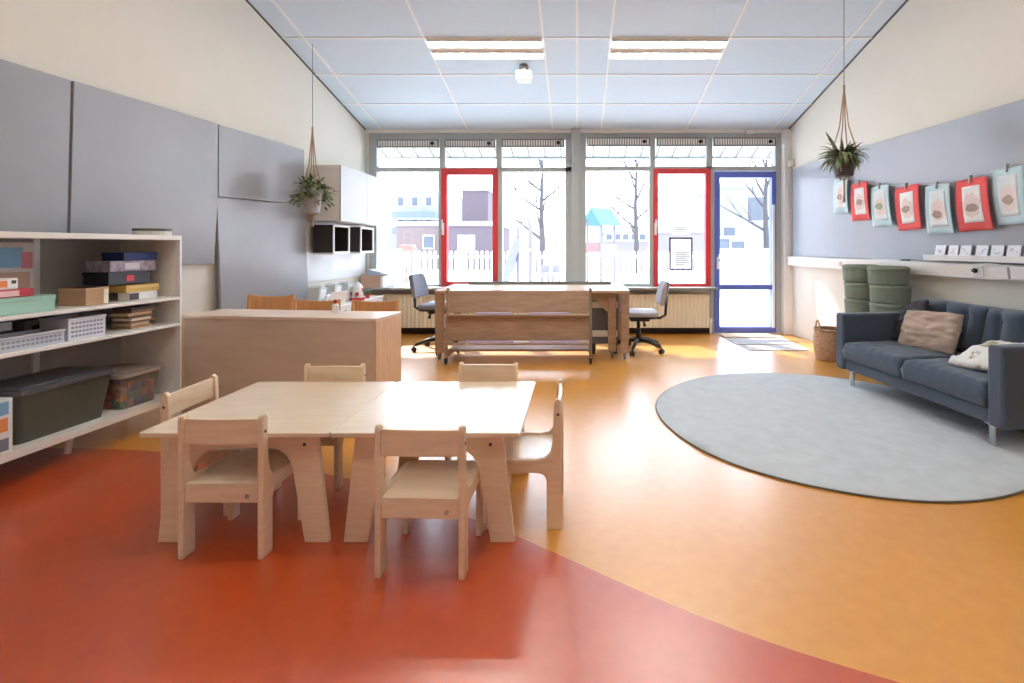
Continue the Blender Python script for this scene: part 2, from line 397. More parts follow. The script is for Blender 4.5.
o = wall_board('pinboard', -1, edge_d, edge_c, (0.005, 0.005), (zat(197, yb)-.004, zat(205, yc)-.004), 0.025, GREY_BOARD, 0.006, 0.09)
tag(o, 'grey board leaning against left wall behind the plywood partition', 'pinboard', 'grey boards on the left wall')
yd = wall_y(791.5, 1.5, 1, .02)
o = wall_board('pinboard', 1, 1.2, yd, (1.075, 1.075), (2.225, 2.25), 0.02, mat('grey blue pinboard', (156, 163, 174), 0.45, var=0.03, scale=2.5, bump=0.03, bscale=200, coat=0.6), 0.002, nu=24)
tag(o, 'long grey blue pinboard on right wall behind the hung drawings', 'pinboard')
# trunking along right wall
t = thing('cable_trunking', 'white cable trunking running along the right wall under pinboard', 'trunking')
def rail(name, y0, y1, z0, z1, th, mm, parent, off=0.002, nu=24): return wall_board(name, 1, y0, y1, (z0, z0), (z1, z1), th, mm, off, None, parent, nu)
rail('body', 1.2, 6.74, 0.95, 1.068, 0.07, WHITE, t); rail('lid', 1.2, 6.74, 0.975, 1.045, 0.074, WHITE_METAL, t)
def tr(px, z=1.0): return wall_y(px, z, 1, .075)
def rail_thing(name, label, cat, px0, px1, z0, z1, off, th, mm, group=None):
    o = wall_board(name, 1, wall_y(px1, (z0+z1)/2, 1, off+th), wall_y(px0, (z0+z1)/2, 1, off+th), (z0, z0), (z1, z1), th, mm, off, None, None, 2)
    return tag(o, label, cat, group)
ys = 3.9
rail_thing('wall_socket', 'white double socket on trunking left of the black plug', 'socket', 839, 841.5, 0.985, 1.03, 0.0765, 0.006, mat('socket grey', (196, 198, 200), 0.5), 'sockets on the trunking')
rail_thing('wall_socket', 'square white socket on trunking behind the black plug', 'socket', 971, 982, 0.972, 1.05, 0.0765, 0.012, WHITE, 'sockets on the trunking')
rail_thing('power_adapter', 'white adapter block with socket hole on trunking right of plug', 'adapter', 990, 1007, 0.965, 1.055, 0.0765, 0.035, mat('warm white plastic', (240, 236, 234), 0.4), None)
rail_thing('power_adapter', 'white adapter block at the right edge of the trunking', 'adapter', 1010, 1028, 0.965, 1.055, 0.0765, 0.035, MATS['warm white plastic'], None)
yp = wall_y(975, 1.0, 1, .1); xp = wall_x(yp, 1.01, 1)-0.09
t = thing('power_plug', 'black power plug in the white wall trunking above sofa', 'plug', (xp, yp, 1.015))
mm = MB().lathe([(0.018, 0), (0.02, 0.012), (0.012, 0.03)], 14); o = mm.build('plug_body', BLACK, t); o.rotation_euler = (0, -PI/2, 0)
mm = MB().tube([(-0.02, 0, 0.01), (-0.035, 0.0, 0.03), (-0.03, -0.06, 0.055), (-0.015, -0.16, 0.058), (-0.005, -0.3, 0.045), (0.0, -0.45, 0.03)], 0.004, 6); mm.build('cord', mat('white cord', (226, 228, 230), 0.5), t)
o = rail_thing('whiteboard_marker', 'dark green marker lying on the trunking above the stools', 'marker', 901, 908, 1.0685, 1.084, 0.03, 0.02, mat('marker green', (44, 66, 56), 0.5))
o = rail_thing('whiteboard_marker', 'long white marker lying on the trunking above the stools', 'marker', 872, 899, 1.0685, 1.08, 0.03, 0.016, mat('marker white', (228, 230, 232), 0.5))
# picture ledge with cards
t = thing('picture_ledge', 'narrow white picture ledge on right wall holding a row of cards', 'shelf')
ly = wall_y(924, 1.1, 1, .1)
rail('board', 1.4, ly, 1.085, 1.10, 0.085, WHITE, t, 0.023); rail('lip', 1.4, ly, 1.10, 1.135, 0.008, WHITE, t, 0.1)
cards = [(932.8, 944), (946, 956.6), (957.4, 970), (973, 986.5), (988, 1002), (1004, 1019), (1021, 1036)]
words = ['leftmost small white picture card on the ledge', 'second small white picture card from the left on the ledge', 'third picture card from the left on the ledge, touching the second', 'fourth picture card from the left on ledge, after a gap',
         'fifth picture card from the left, with a dark peaked drawing', 'sixth picture card from the left, with stacked small marks', 'rightmost picture card on ledge, cut by the photo edge']
CARD = mat('white card', (236, 238, 244), 0.6); INK = mat('grey pencil', (188, 192, 200), 0.8); INK2 = mat('green pencil', (190, 204, 176), 0.8)
def on_wall(y, z, off): return Vector((wall_x(y, z, 1) - off, y, z))
for i, ((a, b), w) in enumerate(zip(cards, words)):
    ya2, yb2 = wall_y(b, 1.17, 1, .06), wall_y(a, 1.17, 1, .06)
    yc2 = (ya2+yb2)/2
    t = thing('picture_card', w, 'card', on_wall(yc2, 1.101, 0.06), 0, 'picture cards on the ledge')
    hw = (yb2-ya2)/2; L = t.location.copy()
    mm = MB(); mm.slab(lambda u, v: Vector((-0.006+0.02*v, -hw+2*hw*u, 0.115*v)), lambda u, v: Vector((0.0+0.02*v, -hw+2*hw*u, 0.115*v)), 1, 1); mm.build('sheet', CARD, t)
    mm = MB(); rnd = random.Random(i)
    for k in range(5):
        y, z = rnd.uniform(-.5, .5)*hw, 0.045 + rnd.uniform(0, 0.045)
        mm.box(-0.0075+0.0174*z/.1-0.0006, -0.0075+0.0174*z/.1+0.002, y-0.008, y+0.008, z-0.003, z+0.004)
    mm.build('sketch', INK2 if i == 2 else INK, t)
# drawings hung on a string
sheets = [('b', 835.6, 851, 177, 213.6, 'pale sheet hanging directly under the right hanging plant'), ('r', 852, 871, 182, 220.7, 'narrow red bordered drawing next to the hanging plant'),
          ('b', 871.7, 892, 185, 226.5, 'pale blue drawing with green smudge between two red ones'), ('r', 895, 922.6, 185, 230, 'red bordered drawing in the middle of the hung row'),
          ('b', 925.6, 953.4, 184, 234, 'pale blue drawing with dark smudge, longest hanging sheet'), ('r', 955.7, 992, 178, 231, 'largest red bordered drawing, second from the right edge'),
          ('b', 993, 1030, 167, 224, 'pale blue drawing with brown smudge at right photo edge')]
RSHEET = mat('red paper', (226, 92, 92), 0.8, var=0.03); BSHEET = mat('pale blue paper', (196, 222, 228), 0.8, var=0.03)
BROWN = mat('brown paint', (176, 158, 146), 0.9, var=0.2, scale=60); GREENP = mat('green paint', (166, 176, 148), 0.9, var=0.2, scale=60); PINKP = mat('pinkish paint', (230, 214, 212), 0.9, var=0.05, scale=40)
pegs = []
for i, (k, a, b, c, d, w) in enumerate(sheets):
    zz = 1.55
    ya2, yb2 = wall_y(b, zz, 1, .06), wall_y(a, zz, 1, .06)
    ym = (ya2+yb2)/2; z1 = zat(c+1, ym); z0 = zat(d, ym)
    t = thing('hanging_drawing', w, 'drawing', on_wall(ym, z1, 0.055), 0, 'drawings pegged on the string')
    hw, h = (yb2-ya2)/2, z1-z0
    lean = [wall_x(ym, z1-h*j/8, 1) - wall_x(ym, z1, 1) for j in range(9)]
    rnd = random.Random(i*3+1); ph = rnd.uniform(0, 6)
    sk = rnd.uniform(-0.012, 0.012)
    def surf(u, v, off, a0=-1, a1=1, b0=0, b1=1):
        uu = a0+(a1-a0)*u; vv = b0+(b1-b0)*v          # vv 0 = top
        x = lean[0]*(1-vv)+lean[8]*vv - off - 0.012*math.sin(PI*vv) + 0.012*math.cos(uu*2.2+ph)*vv - 0.018*vv*uu*uu
        return Vector((x, uu*hw + sk*vv, -h*vv + 0.004*math.sin(uu*2+ph)))
    mm = MB(); mm.slab(lambda u, v: surf(u, v, 0.0), lambda u, v: surf(u, v, -0.0015), 10, 14); mm.build('sheet', RSHEET if k == 'r' else BSHEET, t, smooth=True)
    if k == 'r':
        mm = MB(); mm.slab(lambda u, v: surf(u, v, 0.0022, -.55, .55, .14, .84), lambda u, v: surf(u, v, 0.0008, -.55, .55, .14, .84), 10, 12); mm.build('drawing_paper', PAPER, t, smooth=True)
    else:
        mm = MB(); mm.slab(lambda u, v: surf(u, v, 0.0022, -.6, .65, .12, .85), lambda u, v: surf(u, v, 0.0008, -.6, .65, .12, .85), 10, 12); mm.build('drawing_paper', mat('washed paper', (226, 232, 234), 0.8), t, smooth=True)
    def blob(name, cu, cvv, ru, rv, mm_, off, seed):
        q = MB(); r2 = random.Random(seed); n = 18
        ring = [(cu + ru*math.cos(2*PI*j/n)*(0.8+0.35*r2.random()), cvv + rv*math.sin(2*PI*j/n)*(0.8+0.35*r2.random())) for j in range(n)]
        S0 = lambda p, o: surf((p[0]+1)/2, p[1], o)
        q.add([S0((cu, cvv), off)] + [S0(p, off) for p in ring], [(0, j+1, (j+1) % n + 1) for j in range(n)])
        q.build(name, mm_, t)
    blob('paint_wash', 0.0, 0.52, 0.5, 0.24, PINKP, 0.0034, i)
    blob('paint_smudge', rnd.uniform(-.15, .25), rnd.uniform(.5, .62), 0.36, 0.085, GREENP if i in (2,) else BROWN, 0.0042, i+20)
    o = box('peg', mat('steel peg', (150, 146, 140), 0.4, metal=0.5), (-0.012, 0.012, -0.009, 0.009, -0.03, 0.03), t, 0.003)
    pegs.append(on_wall(ym, z1+0.008, 0.05))
ends = [on_wall(wall_y(838, 1.72, 1, .02)+0.3, pegs[0].z+0.03, 0.03)] + pegs + [on_wall(2.2, pegs[-1].z+0.1, 0.03)]
tag(MB().tube(ends, 0.0025, 6).build('string', mat('white string', (222, 222, 216), 0.8)), 'thin white string along right wall carrying the pegged drawings', 'string')
# thermostat and pipe on right wall
yt = wall_y(791, 2.15, 1, .03)
t = thing('thermostat', 'small cream box on right wall at upper corner beside window', 'thermostat', (wall_x(yt, 2.3, 1)-0.001, yt, zat(163.5, yt)))
box('housing', mat('cream plastic', (226, 222, 200), 0.5), (-0.05, 0.0, -0.06, 0.06, -0.045, 0.045), t, 0.006); box('dial', WHITE, (-0.062, -0.05, -0.025, 0.025, -0.03, 0.03), t, 0.004)
struct(tag(MB().tube([(wall_x(6.7, 1.1, 1)-0.02, 6.7, 1.08), (wall_x(6.7, 2.2, 1)-0.02, 6.7, 2.26)], 0.012, 8).build('trim_8', mat('grey conduit', (150, 152, 154), 0.5))))

# ------------------------------------------------------------------ ceiling lamps and sensor
TUBE = emit('fluorescent tube', (255, 250, 241), 46.0)
def lamp(x0, x1, y0, y1, label, group='recessed ceiling lights'):
    yc, xc = (y0+y1)/2, (x0+x1)/2
    t = thing('ceiling_light', label, 'ceiling light', (xc, yc, ceil_z(yc)-0.002), 0, group); t.rotation_euler = (-A_C, 0, 0)
    hx, hy = (x1-x0)/2, (y1-y0)/2/math.cos(A_C)
    LW = mat('lamp white', (250, 250, 248), 0.3)
    m = MB(); m.box(-hx, hx, -hy, hy, -0.004, 0.0); m.build('tray', LW, t)
    for s in (-1, 1):
        cy = s*hy*0.6
        MB().tube([(-hx+0.04, cy, -0.012), (hx-0.04, cy, -0.012)], 0.010, 10).build('tube', TUBE, t, smooth=True)
        f = MB()
        f.box(-hx, hx, cy-0.050, cy-0.046, -0.026, -0.004); f.box(-hx, hx, cy+0.046, cy+0.050, -0.026, -0.004)
        n = 26
        for i in range(n+1):
            x = -hx + 2*hx*i/n; f.box(x-0.0015, x+0.0015, cy-0.046, cy+0.046, -0.028, -0.023)
        f.build('louvre', LW, t)
lamp(-1.495, -0.35, 4.90, 5.21, 'twin tube louvred ceiling light, left of the two')
lamp(0.35, 1.495, 4.90, 5.21, 'twin tube louvred ceiling light, right of the two')
for k, y in enumerate((2.05, -0.3)):  # extra unseen fittings, added to fill the room with light
    for sx in (-1, 1):
        lamp(*( (-1.495, -0.35) if sx < 0 else (0.35, 1.495)), y, y+0.285, 'added twin tube louvred ceiling light, unseen, filling the room')
sz = ceil_z(5.36)
t = thing('ceiling_detector', 'white cube detector hanging below the ceiling right of left light', 'detector', (-0.574, 5.36, sz))
mm = MB().lathe([(0.05, -0.075), (0.05, 0.01)], 18); mm.build('mount', mat('grey mount', (120, 116, 112), 0.6), t)
box('housing', WHITE, (-0.085, 0.085, -0.08, 0.08, -0.17, -0.07), t, 0.012)

# ------------------------------------------------------------------ hanging plants
LEAF = [mat('leaf green', (92, 112, 66), 0.5, var=0.25, scale=30), mat('leaf olive', (134, 142, 98), 0.5, var=0.25, scale=30)]
ROPE = mat('jute rope', (178, 146, 118), 0.9, var=0.15, scale=200)
def leaf(m, base, d, length, width, droop, n=5):
    d = d.normalized(); side = d.cross(Vector((0,0,1)))
    side = side.normalized() if side.length > 1e-3 else Vector((1,0,0))
    pts = []; p = base.copy(); v = d.copy()
    for i in range(n+1):
        f = i/n; w = width*math.sin(PI*min(1, 0.12+f*0.88))**0.8 if i < n else 0.0005
        up = side.cross(v).normalized()
        pts.append((p - side*w, p + up*w*0.35, p + side*w)); p = p + v*(length/n); v = (v + Vector((0,0,-droop/n))).normalized()
    vs = [x for q in pts for x in q]; fs = []
    for i in range(n): a = i*3; fs += [(a, a+1, a+4, a+3), (a+1, a+2, a+5, a+4)]
    m.add(vs, fs)
def hanging_plant(name, label, x, y, pot_top, pot_bot, R, wire_z, rope_z, kind, tail):
    t = thing(name, label, 'hanging plant', (x, y, pot_bot))
    h = pot_top-pot_bot
    MB().lathe([(R*.68, 0), (R*.72, 0.005), (R*0.98, h*.85), (R*1.02, h*.86), (R*1.02, h), (R*.94, h), (R*.92, h*.8)], 24).build('pot', mat('pot ' + kind, (72, 70, 72) if kind == 'fern' else (176, 176, 182), 0.5, var=0.08), t, smooth=False)
    MB().lathe([(0.005, h*.8-0.002), (R*.92, h*.82)], 20).build('soil', mat('soil', (52, 40, 32), 0.95, var=0.3, scale=80), t)
    m = MB(); rz = rope_z-pot_bot
    for k in range(4):
        a = PI/4 + k*PI/2
        m.tube([(0, 0, -0.03), (R*.5*math.cos(a), R*.5*math.sin(a), -0.005), (R*.85*math.cos(a), R*.85*math.sin(a), h*.3), (R*1.08*math.cos(a), R*1.08*math.sin(a), h), (R*.36*math.cos(a), R*.36*math.sin(a), h+(rz-h)*.45), (0.004*math.cos(a), 0.004*math.sin(a), rz)], 0.005, 6)
    m.tube([(0, 0, rz-0.03), (0, 0, rz+0.06)], 0.009, 8)
    m.tube([(0, 0, -0.02), (0.003, 0, -tail*.6), (0, 0, -tail)], [0.008, 0.007, 0.012], 8)
    m.build('macrame_hanger', ROPE, t)
    MB().tube([(0, 0, rz+0.04), (0, 0, wire_z-pot_bot)], 0.0028, 6).build('wire', mat('grey wire', (110, 112, 116), 0.5), t)
    rnd = random.Random(kind); fa, fb = MB(), MB()
    for i in range(200 if kind == 'fern' else 280):
        az = rnd.uniform(0, 2*PI); el = rnd.uniform(-.1, 1.35); d = Vector((math.cos(az)*math.cos(el), math.sin(az)*math.cos(el), math.sin(el)))
        b = Vector((math.cos(az)*R*.6*rnd.random(), math.sin(az)*R*.6*rnd.random(), h*.85))
        if kind == 'fern': leaf(fa if i % 3 else fb, b, d, rnd.uniform(.10, .22), rnd.uniform(.010, .019), rnd.uniform(.8, 3.2), 6)
        else:
            st = b + d*rnd.uniform(.02, .15); st.z -= rnd.uniform(0, .12) if (st.x**2+st.y**2)**.5 > R*.9 else 0
            leaf(fa if i % 2 else fb, st, (d + Vector((rnd.uniform(-.6,.6), rnd.uniform(-.6,.6), rnd.uniform(-.8,.4)))), rnd.uniform(.05, .09), rnd.uniform(.014, .022), 1.2, 4)
    if kind == 'fern':
        leaf(fa, Vector((-R*.4, 0, h)), Vector((-.55, -.1, .9)), 0.24, 0.022, 0.2, 6)
    fa.build('foliage', LEAF[0], t, smooth=True); fb.build('foliage', LEAF[1], t, smooth=True)
yl = 4.99; sl = F/yl
hanging_plant('hanging_plant', 'leafy trailing plant in grey pot hanging before left wall boards', (312.5-VX)/sl, yl, zat(190, yl), zat(213, yl), 0.09, ceil_z(yl)-0.002, zat(133, yl), 'trailing', 0.14)
yr = 4.25; sr = F/yr
hanging_plant('hanging_plant', 'spiky fern in dark pot hanging before the right wall', (844-VX)/sr, yr, zat(155, yr), zat(176.5, yr), 0.1, ceil_z(yr)-0.002, zat(92, yr), 'fern', 0.22)

# ------------------------------------------------------------------ children's tables and chairs
def arc(cx, cy, r, a0, a1, n=5): return [(cx+r*math.cos(math.radians(a0+(a1-a0)*k/n)), cy+r*math.sin(math.radians(a0+(a1-a0)*k/n))) for k in range(n+1)]
def child_table(x, y, w, label):
    t = thing('child_table', label, 'table', (x, y, 0), 0, 'low birch tables pushed together')
    MB().prism(rrect(w/2, 0.3735, 0.016), 'z', 0.451, 0.470).build('tabletop', BIRCH_TOP, t, 0.003)
    poly = [(.25,0),(.35,0),(.30,.451),(-.30,.451),(-.35,0),(-.25,0),(-.205,.27)] + [(-.205+.10*(1-math.cos(a)), .27+.115*math.sin(a)) for a in [PI/2*k/6 for k in range(1,7)]] + [(.205-.10*(1-math.cos(a)), .27+.115*math.sin(a)) for a in [PI/2*(6-k)/6 for k in range(0,6)]] + [(.205,.27)]
    for s in (-1, 1):
        p = MB().prism(poly, 'y', s*.30-.011, s*.30+.011).build('leg_panel', BIRCH, t, 0.003)
        q = MB()
        for sx in (-1, 1): q.lathe([(0.008, 0), (0.008, 0.003)], 10, (0, 0, 0))
        q.bm.free()
        b = MB(); b.tube([(.25, s*.30-s*0.012+s*0.022, .40), (.25, s*.30+s*0.0135, .40)], 0.007, 10); b.build('bolt', DARK, p)
    for s in (-1, 1): box('rail', BIRCH, (s*.22-.011, s*.22+.011, -.289, .289, .40, .451), t)
    return t
child_table(-1.362, 2.331, 0.755, 'left of two low birch tables pushed together on red floor')
child_table(-0.6035, 2.331, 0.757, 'right low birch table with bluish window sheen')
SIDE = [(-.16,0),(-.16,.515),(-.157,.527),(-.145,.533),(-.133,.527),(-.127,.515),(-.122,.36),(-.112,.315),(-.09,.292),(-.05,.284),(.13,.284),(.155,.278),(.165,.26),(.165,0),(.112,0),(.112,.20),(.104,.22),(.085,.23),(-.06,.23),(-.085,.222),(-.096,.20),(-.096,0)]
def make_child_chair(W=.165):
    t = thing('child_chair', 'x', 'chair', (0,0,0), 0, 'birch chairs around the low tables')
    for s in (-1, 1): MB().prism(SIDE, 'x', s*W-(.022 if s > 0 else 0), s*W+(.022 if s < 0 else 0)).build('side_panel', BIRCH, t, 0.004)
    iw = W-.022
    m = MB(); m.slab(lambda u, v: Vector((-iw+2*iw*u, -.1485+.324*v, .276-0.006*math.sin(PI*u)*math.sin(PI*v))), lambda u, v: Vector((-iw+2*iw*u, -.1485+.324*v, .2575)), 8, 8)
    m.build('seat', BIRCH_TOP, t)
    m = MB(); m.slab(lambda u, v: Vector((-iw+2*iw*u, -.137-0.006*math.sin(PI*u), .425+.092*v)), lambda u, v: Vector((-iw+2*iw*u, -.153-0.006*math.sin(PI*u), .425+.092*v)), 8, 1)
    m.build('backrest', BIRCH, t, 0.002)
    st = box('stretcher', BIRCH, (-iw, iw, -.15, -.128, .205, .257), t)
    b = MB(); b.tube([(iw-.045, -.1485, .23), (iw-.045, -.1525, .23)], 0.009, 10); b.build('bolt', STEEL, st)
    box('stretcher', BIRCH, (-iw, iw, .125, .147, .205, .257), t)
    for s in (-1, 1):
        b = MB(); b.tube([(s*(W-.002), -.145, .47), (s*(W+.0015), -.145, .47)], 0.006, 8); b.build('bolt', DARK, t)
    return t
ch = make_child_chair()
spots = [((-1.376, 2.068, 0), 0, 'birch child chair before the left table, back to camera'),
         ((-0.568, 1.955, 0), -0.03, 'birch child chair nearest the camera, before the right table'),
         ((-0.226, 2.275, 0), PI/2, 'birch child chair at right end of tables, seen side on'),
         ((-1.70, 2.372, 0), -PI/2+.04, 'birch child chair at the left end of tables near shelf'),
         ((-1.345, 2.61, 0), PI, 'birch child chair behind the left table before the partition'),
         ((-0.50, 2.65, 0), PI, 'birch child chair behind the right table, away from partition')]
for i, (l, r, w) in enumerate(spots): place(ch if i == 0 else copy_tree(ch), l, r, w).scale.z = 1.045
# taller beech chairs behind the partition
def make_beech_chair():
    t = thing('beech_chair', 'x', 'chair', (0,0,0), 0, 'beech chairs behind the partition')
    W = .203
    for s in (-1, 1):
        MB().tube([(s*(W-.02), -.20, 0), (s*(W-.02), -.18, .40), (s*(W-.015), -.215, .77)], [.015, .017, .012], 10).build('leg', BEECH, t, smooth=True)
        MB().tube([(s*(W-.02), .17, 0), (s*(W-.02), .16, .41)], [.014, .017], 10).build('leg', BEECH, t, smooth=True)
    MB().prism(rrect(W, .19, .04), 'z', .41, .43).build('seat', BEECH, t, .004)
    m = MB(); m.slab(lambda u, v: Vector((-W+2*W*u, -.198-.03*math.sin(PI*u)-.014*v, .64+(.125+.02*(2*u-1)**2)*v)), lambda u, v: Vector((-W+2*W*u, -.216-.03*math.sin(PI*u)-.014*v, .64+(.125+.02*(2*u-1)**2)*v)), 14, 3)
    m.build('backrest', BEECH, t, .003)
    return t
bc = make_beech_chair()
for i, (x, y, r, w) in enumerate(((-2.675, 4.12, PI+.02, 'orange beech chair back above partition, left of three'), (-2.255, 4.07, PI-.03, 'orange beech chair back above partition, middle of three'), (-1.735, 4.01, PI-.05, 'orange beech chair back above partition, right of three'))):
    place(bc if i == 0 else copy_tree(bc), (x, y, 0), r, w).scale.z = 1.0 if i == 0 else .955

# ------------------------------------------------------------------ plywood partition cabinet
t = thing('partition_cabinet', 'low plywood room divider with flat back behind the birch tables', 'divider', (-1.375, 3.39, 0), -.118)
PX0, PX1, PY0, PY1, PZ = -1.49, 0, 0, .365, 0.712
box('top', mat('divider top', (236, 214, 194), 0.35, col2=(226, 200, 176), scale=5, stretch=(1, 9, 1), coat=0.2), (PX0, PX1, PY0, PY1, PZ-.022, PZ), t)
box('end_panel', PARTITION_END, (PX1-.022, PX1, PY0, PY1, 0.0, PZ-.022), t); box('end_panel', PARTITION_END, (PX0, PX0+.022, PY0, PY1, 0.0, PZ-.022), t)
box('back_panel', PARTITION, (PX0+.0225, PX1-.0225, PY0+.006, PY0+.02, 0.0, PZ-.0225), t, .001)
for z in (.05, .36): box('shelf', PARTITION, (PX0+.0225, PX1-.0225, PY0+.0205, PY1-.005, z, z+.02), t)
box('upright', PARTITION, ((PX0+PX1)/2-.01, (PX0+PX1)/2+.01, PY0+.0205, PY1-.01, .0705, .3595), t)

# ------------------------------------------------------------------ white shelf unit on the left
OX, OY, RZ = -2.742, 3.435, math.atan2(-0.058, 1.0)
def SP(u, v, z): return Vector((OX - 0.058*u - v, OY - u + 0.058*v, z))
def su(px, v):
    tt = (VX-px)/F
    return (OY*tt - (-OX) - v) / (tt + 0.058)
LEN, DEP = 1.95, 0.43
t = thing('shelf_unit', 'long white open shelf unit with toys on the left wall', 'shelf unit', (OX, OY, 0), -0.058)
# local axes: -y runs along the unit towards the camera, -x runs to the wall
for z0, z1, nm in ((1.25, 1.282, 'top_board'), (.842, .862, 'shelf'), (.66, .68, 'shelf'), (.148, .185, 'bottom_board')):
    box(nm, WHITE_METAL, (-DEP, 0, -LEN, -.016 if nm != 'top_board' else 0, z0, z1), t, .002)
box('end_panel', WHITE_METAL, (-DEP, -.03, -.0155, 0, 0.10, 1.2495), t, .001)
box('post', WHITE, (-.0295, 0, -.0155, 0, 0, 1.2495), t, .002)
box('post', WHITE, (-DEP, -DEP+.0295, -.0155, 0, 0, .0995), t, .002)
box('back_panel', mat('grey back panel', (176, 176, 176), 0.7, var=.05, scale=4), (-DEP-.008, -DEP-.0005, -LEN, 0, .148, 1.26), t, 0)
for px in (32, 124):
    u = su(px, DEP-.02)
    for z0, z1 in ((.1855, .6595), (.6805, .8415), (.8625, 1.2495)):
        box('upright', WHITE, (-DEP, -DEP+.02, -u-.018, -u+.018, z0, z1), t, .002)
for u, v in ((.56, .17), (1.5, .17), (1.85, .17)):
    MB().tube([(-v, -u, .148), (-v-.03, -u, 0)], .017, 10).build('leg', WHITE, t)
RW = -0.058
SHELF = dict(bottom=.1855, mid=.6805, upper=.8625, top=1.2825)
def item(name, label, cat, px0, px1, v0, depth, z0, z1, mm, group=None, bevel=.004):
    """box-shaped thing whose front runs from px0 to px1 in the picture"""
    u0, u1 = su(px1, v0), su(px0, v0 + (depth*.92 if px0 > 20 else 0))
    c = SP((u0+u1)/2, v0+depth/2, z0); hw = (u1-u0)/2
    t = thing(name, label, cat, c, RW, group)
    box('box', mm, (-depth/2, depth/2, -hw, hw, 0, z1-z0), t, bevel)
    return t, hw, depth/2, z1-z0
G_GAMES = 'boxes and games on the white shelf unit'
def patch(t, nm, mm, hw, hd, h, a0, a1, b0, b1, off=.0016):   # printed area on the front of a box, fractions
    return box(nm, mm, (hd, hd+off, hw*(2*a0-1), hw*(2*a1-1), h*b0, h*b1), t, 0)
def flap(t, nm, mm, hw, hd, h): return box(nm, mm, (-hd-.002, hd+.002, -hw-.002, hw+.002, h-.018, h+.002), t, .002)
CARDB = mat('cardboard', (178, 142, 108), 0.8, var=.06); CREAM = mat('cream label', (232, 222, 200), 0.7); MINT = mat('mint card', (160, 200, 182), 0.55, var=.03)
REDC = mat('red card', (190, 46, 56), 0.5, var=.05); BLUEC = mat('deep blue card', (30, 52, 120), 0.5, var=.05); ORANGE = mat('orange print', (222, 140, 76), .6); SKY = mat('sky print', (126, 172, 206), .6)
BLACKC = mat('black card', (22, 22, 32), .4); YELLC = mat('yellow wood', (206, 168, 92), .6, var=.08); PURP = mat('patterned card', (190, 186, 200), .6, col2=(128, 104, 122), scale=26)
# upper compartment
t, hw, hd, h = item('cardboard_box', 'open brown cardboard tray with cream label under black box', 'box', 58, 108, .06, .17, SHELF['upper'], .965, CARDB, G_GAMES); patch(t, 'label_sticker', CREAM, hw, hd, h, .78, .99, .05, .95)
# a darker opening with folded rim
box('rim', mat('cardboard edge', (196, 162, 128), .8), (-hd-.002, hd+.002, -hw-.002, hw+.002, h-.012, h), t, .002)
t, hw, hd, h = item('game_box', 'flat white box with dark end under the yellow board', 'box', 117, 157, .09, .08, SHELF['upper'], .912, WHITE, G_GAMES); patch(t, 'printed_end', mat('dark print', (70, 60, 60), .6), hw, hd, h, 0, .32, .05, .9)
t, hw, hd, h = item('game_box', 'long flat yellow wooden box in the middle of the shelf stack', 'box', 108, 159, .09, .12, .9125, .96, YELLC, G_GAMES); patch(t, 'sliding_lid', mat('lid wood', (222, 190, 128), .6), hw, hd, h, .1, .95, .55, .9)
t, hw, hd, h = item('game_box', 'black game box with small red mark in shelf stack', 'box', 82, 150, .10, .17, .966, 1.045, BLACKC, G_GAMES); patch(t, 'red_mark', REDC, hw, hd, h, .4, .58, .25, .75); flap(t, 'lid', BLACKC, hw, hd, h)
t, hw, hd, h = item('puzzle_box', 'puzzle box with pale mottled print near the top of stack', 'box', 85, 155, .11, .16, 1.0475, 1.115, PURP, G_GAMES); patch(t, 'print_panel', mat('pale print', (214, 210, 214), .6), hw, hd, h, .3, .62, .2, .8)
t, hw, hd, h = item('game_box', 'flat deep blue box on top of the shelf stack', 'box', 101, 156, .12, .15, 1.1155, 1.165, BLUEC, G_GAMES); flap(t, 'lid', BLUEC, hw, hd, h)
t, hw, hd, h = item('storage_box', 'wide mint green flat box on the upper shelf', 'box', -40, 55, .05, .3, SHELF['upper'], .944, MINT, G_GAMES); flap(t, 'lid', MINT, hw, hd, h)
t, hw, hd, h = item('game_box', 'flat red box lying on the mint green box', 'box', -35, 34, .08, .24, .9475, .988, REDC, G_GAMES); patch(t, 'print_panel', mat('pink print', (232, 190, 186), .6), hw, hd, h, .3, .75, .15, .85)
t, hw, hd, h = item('game_box', 'white printed box lying on the flat red box', 'box', -30, 17, .10, .14, .9885, 1.045, WHITE, G_GAMES); patch(t, 'orange_print', ORANGE, hw, hd, h, .2, .75, .2, .8); patch(t, 'grey_mark', DARK, hw, hd, h, .85, .95, .5, .8)
t, hw, hd, h = item('game_box', 'tall picture box with blue and red print standing upright', 'box', -20, 31, .33, .06, SHELF['upper'], 1.232, mat('pale picture', (208, 200, 196), .6), G_GAMES)
patch(t, 'blue_print', SKY, hw, hd, h, .25, .75, .62, .92); patch(t, 'red_print', mat('rose print', (196, 120, 128), .6), hw, hd, h, .72, .95, .6, .85, .0022); patch(t, 'brown_print', mat('tan print', (190, 160, 140), .6), hw, hd, h, .2, .9, .3, .55)
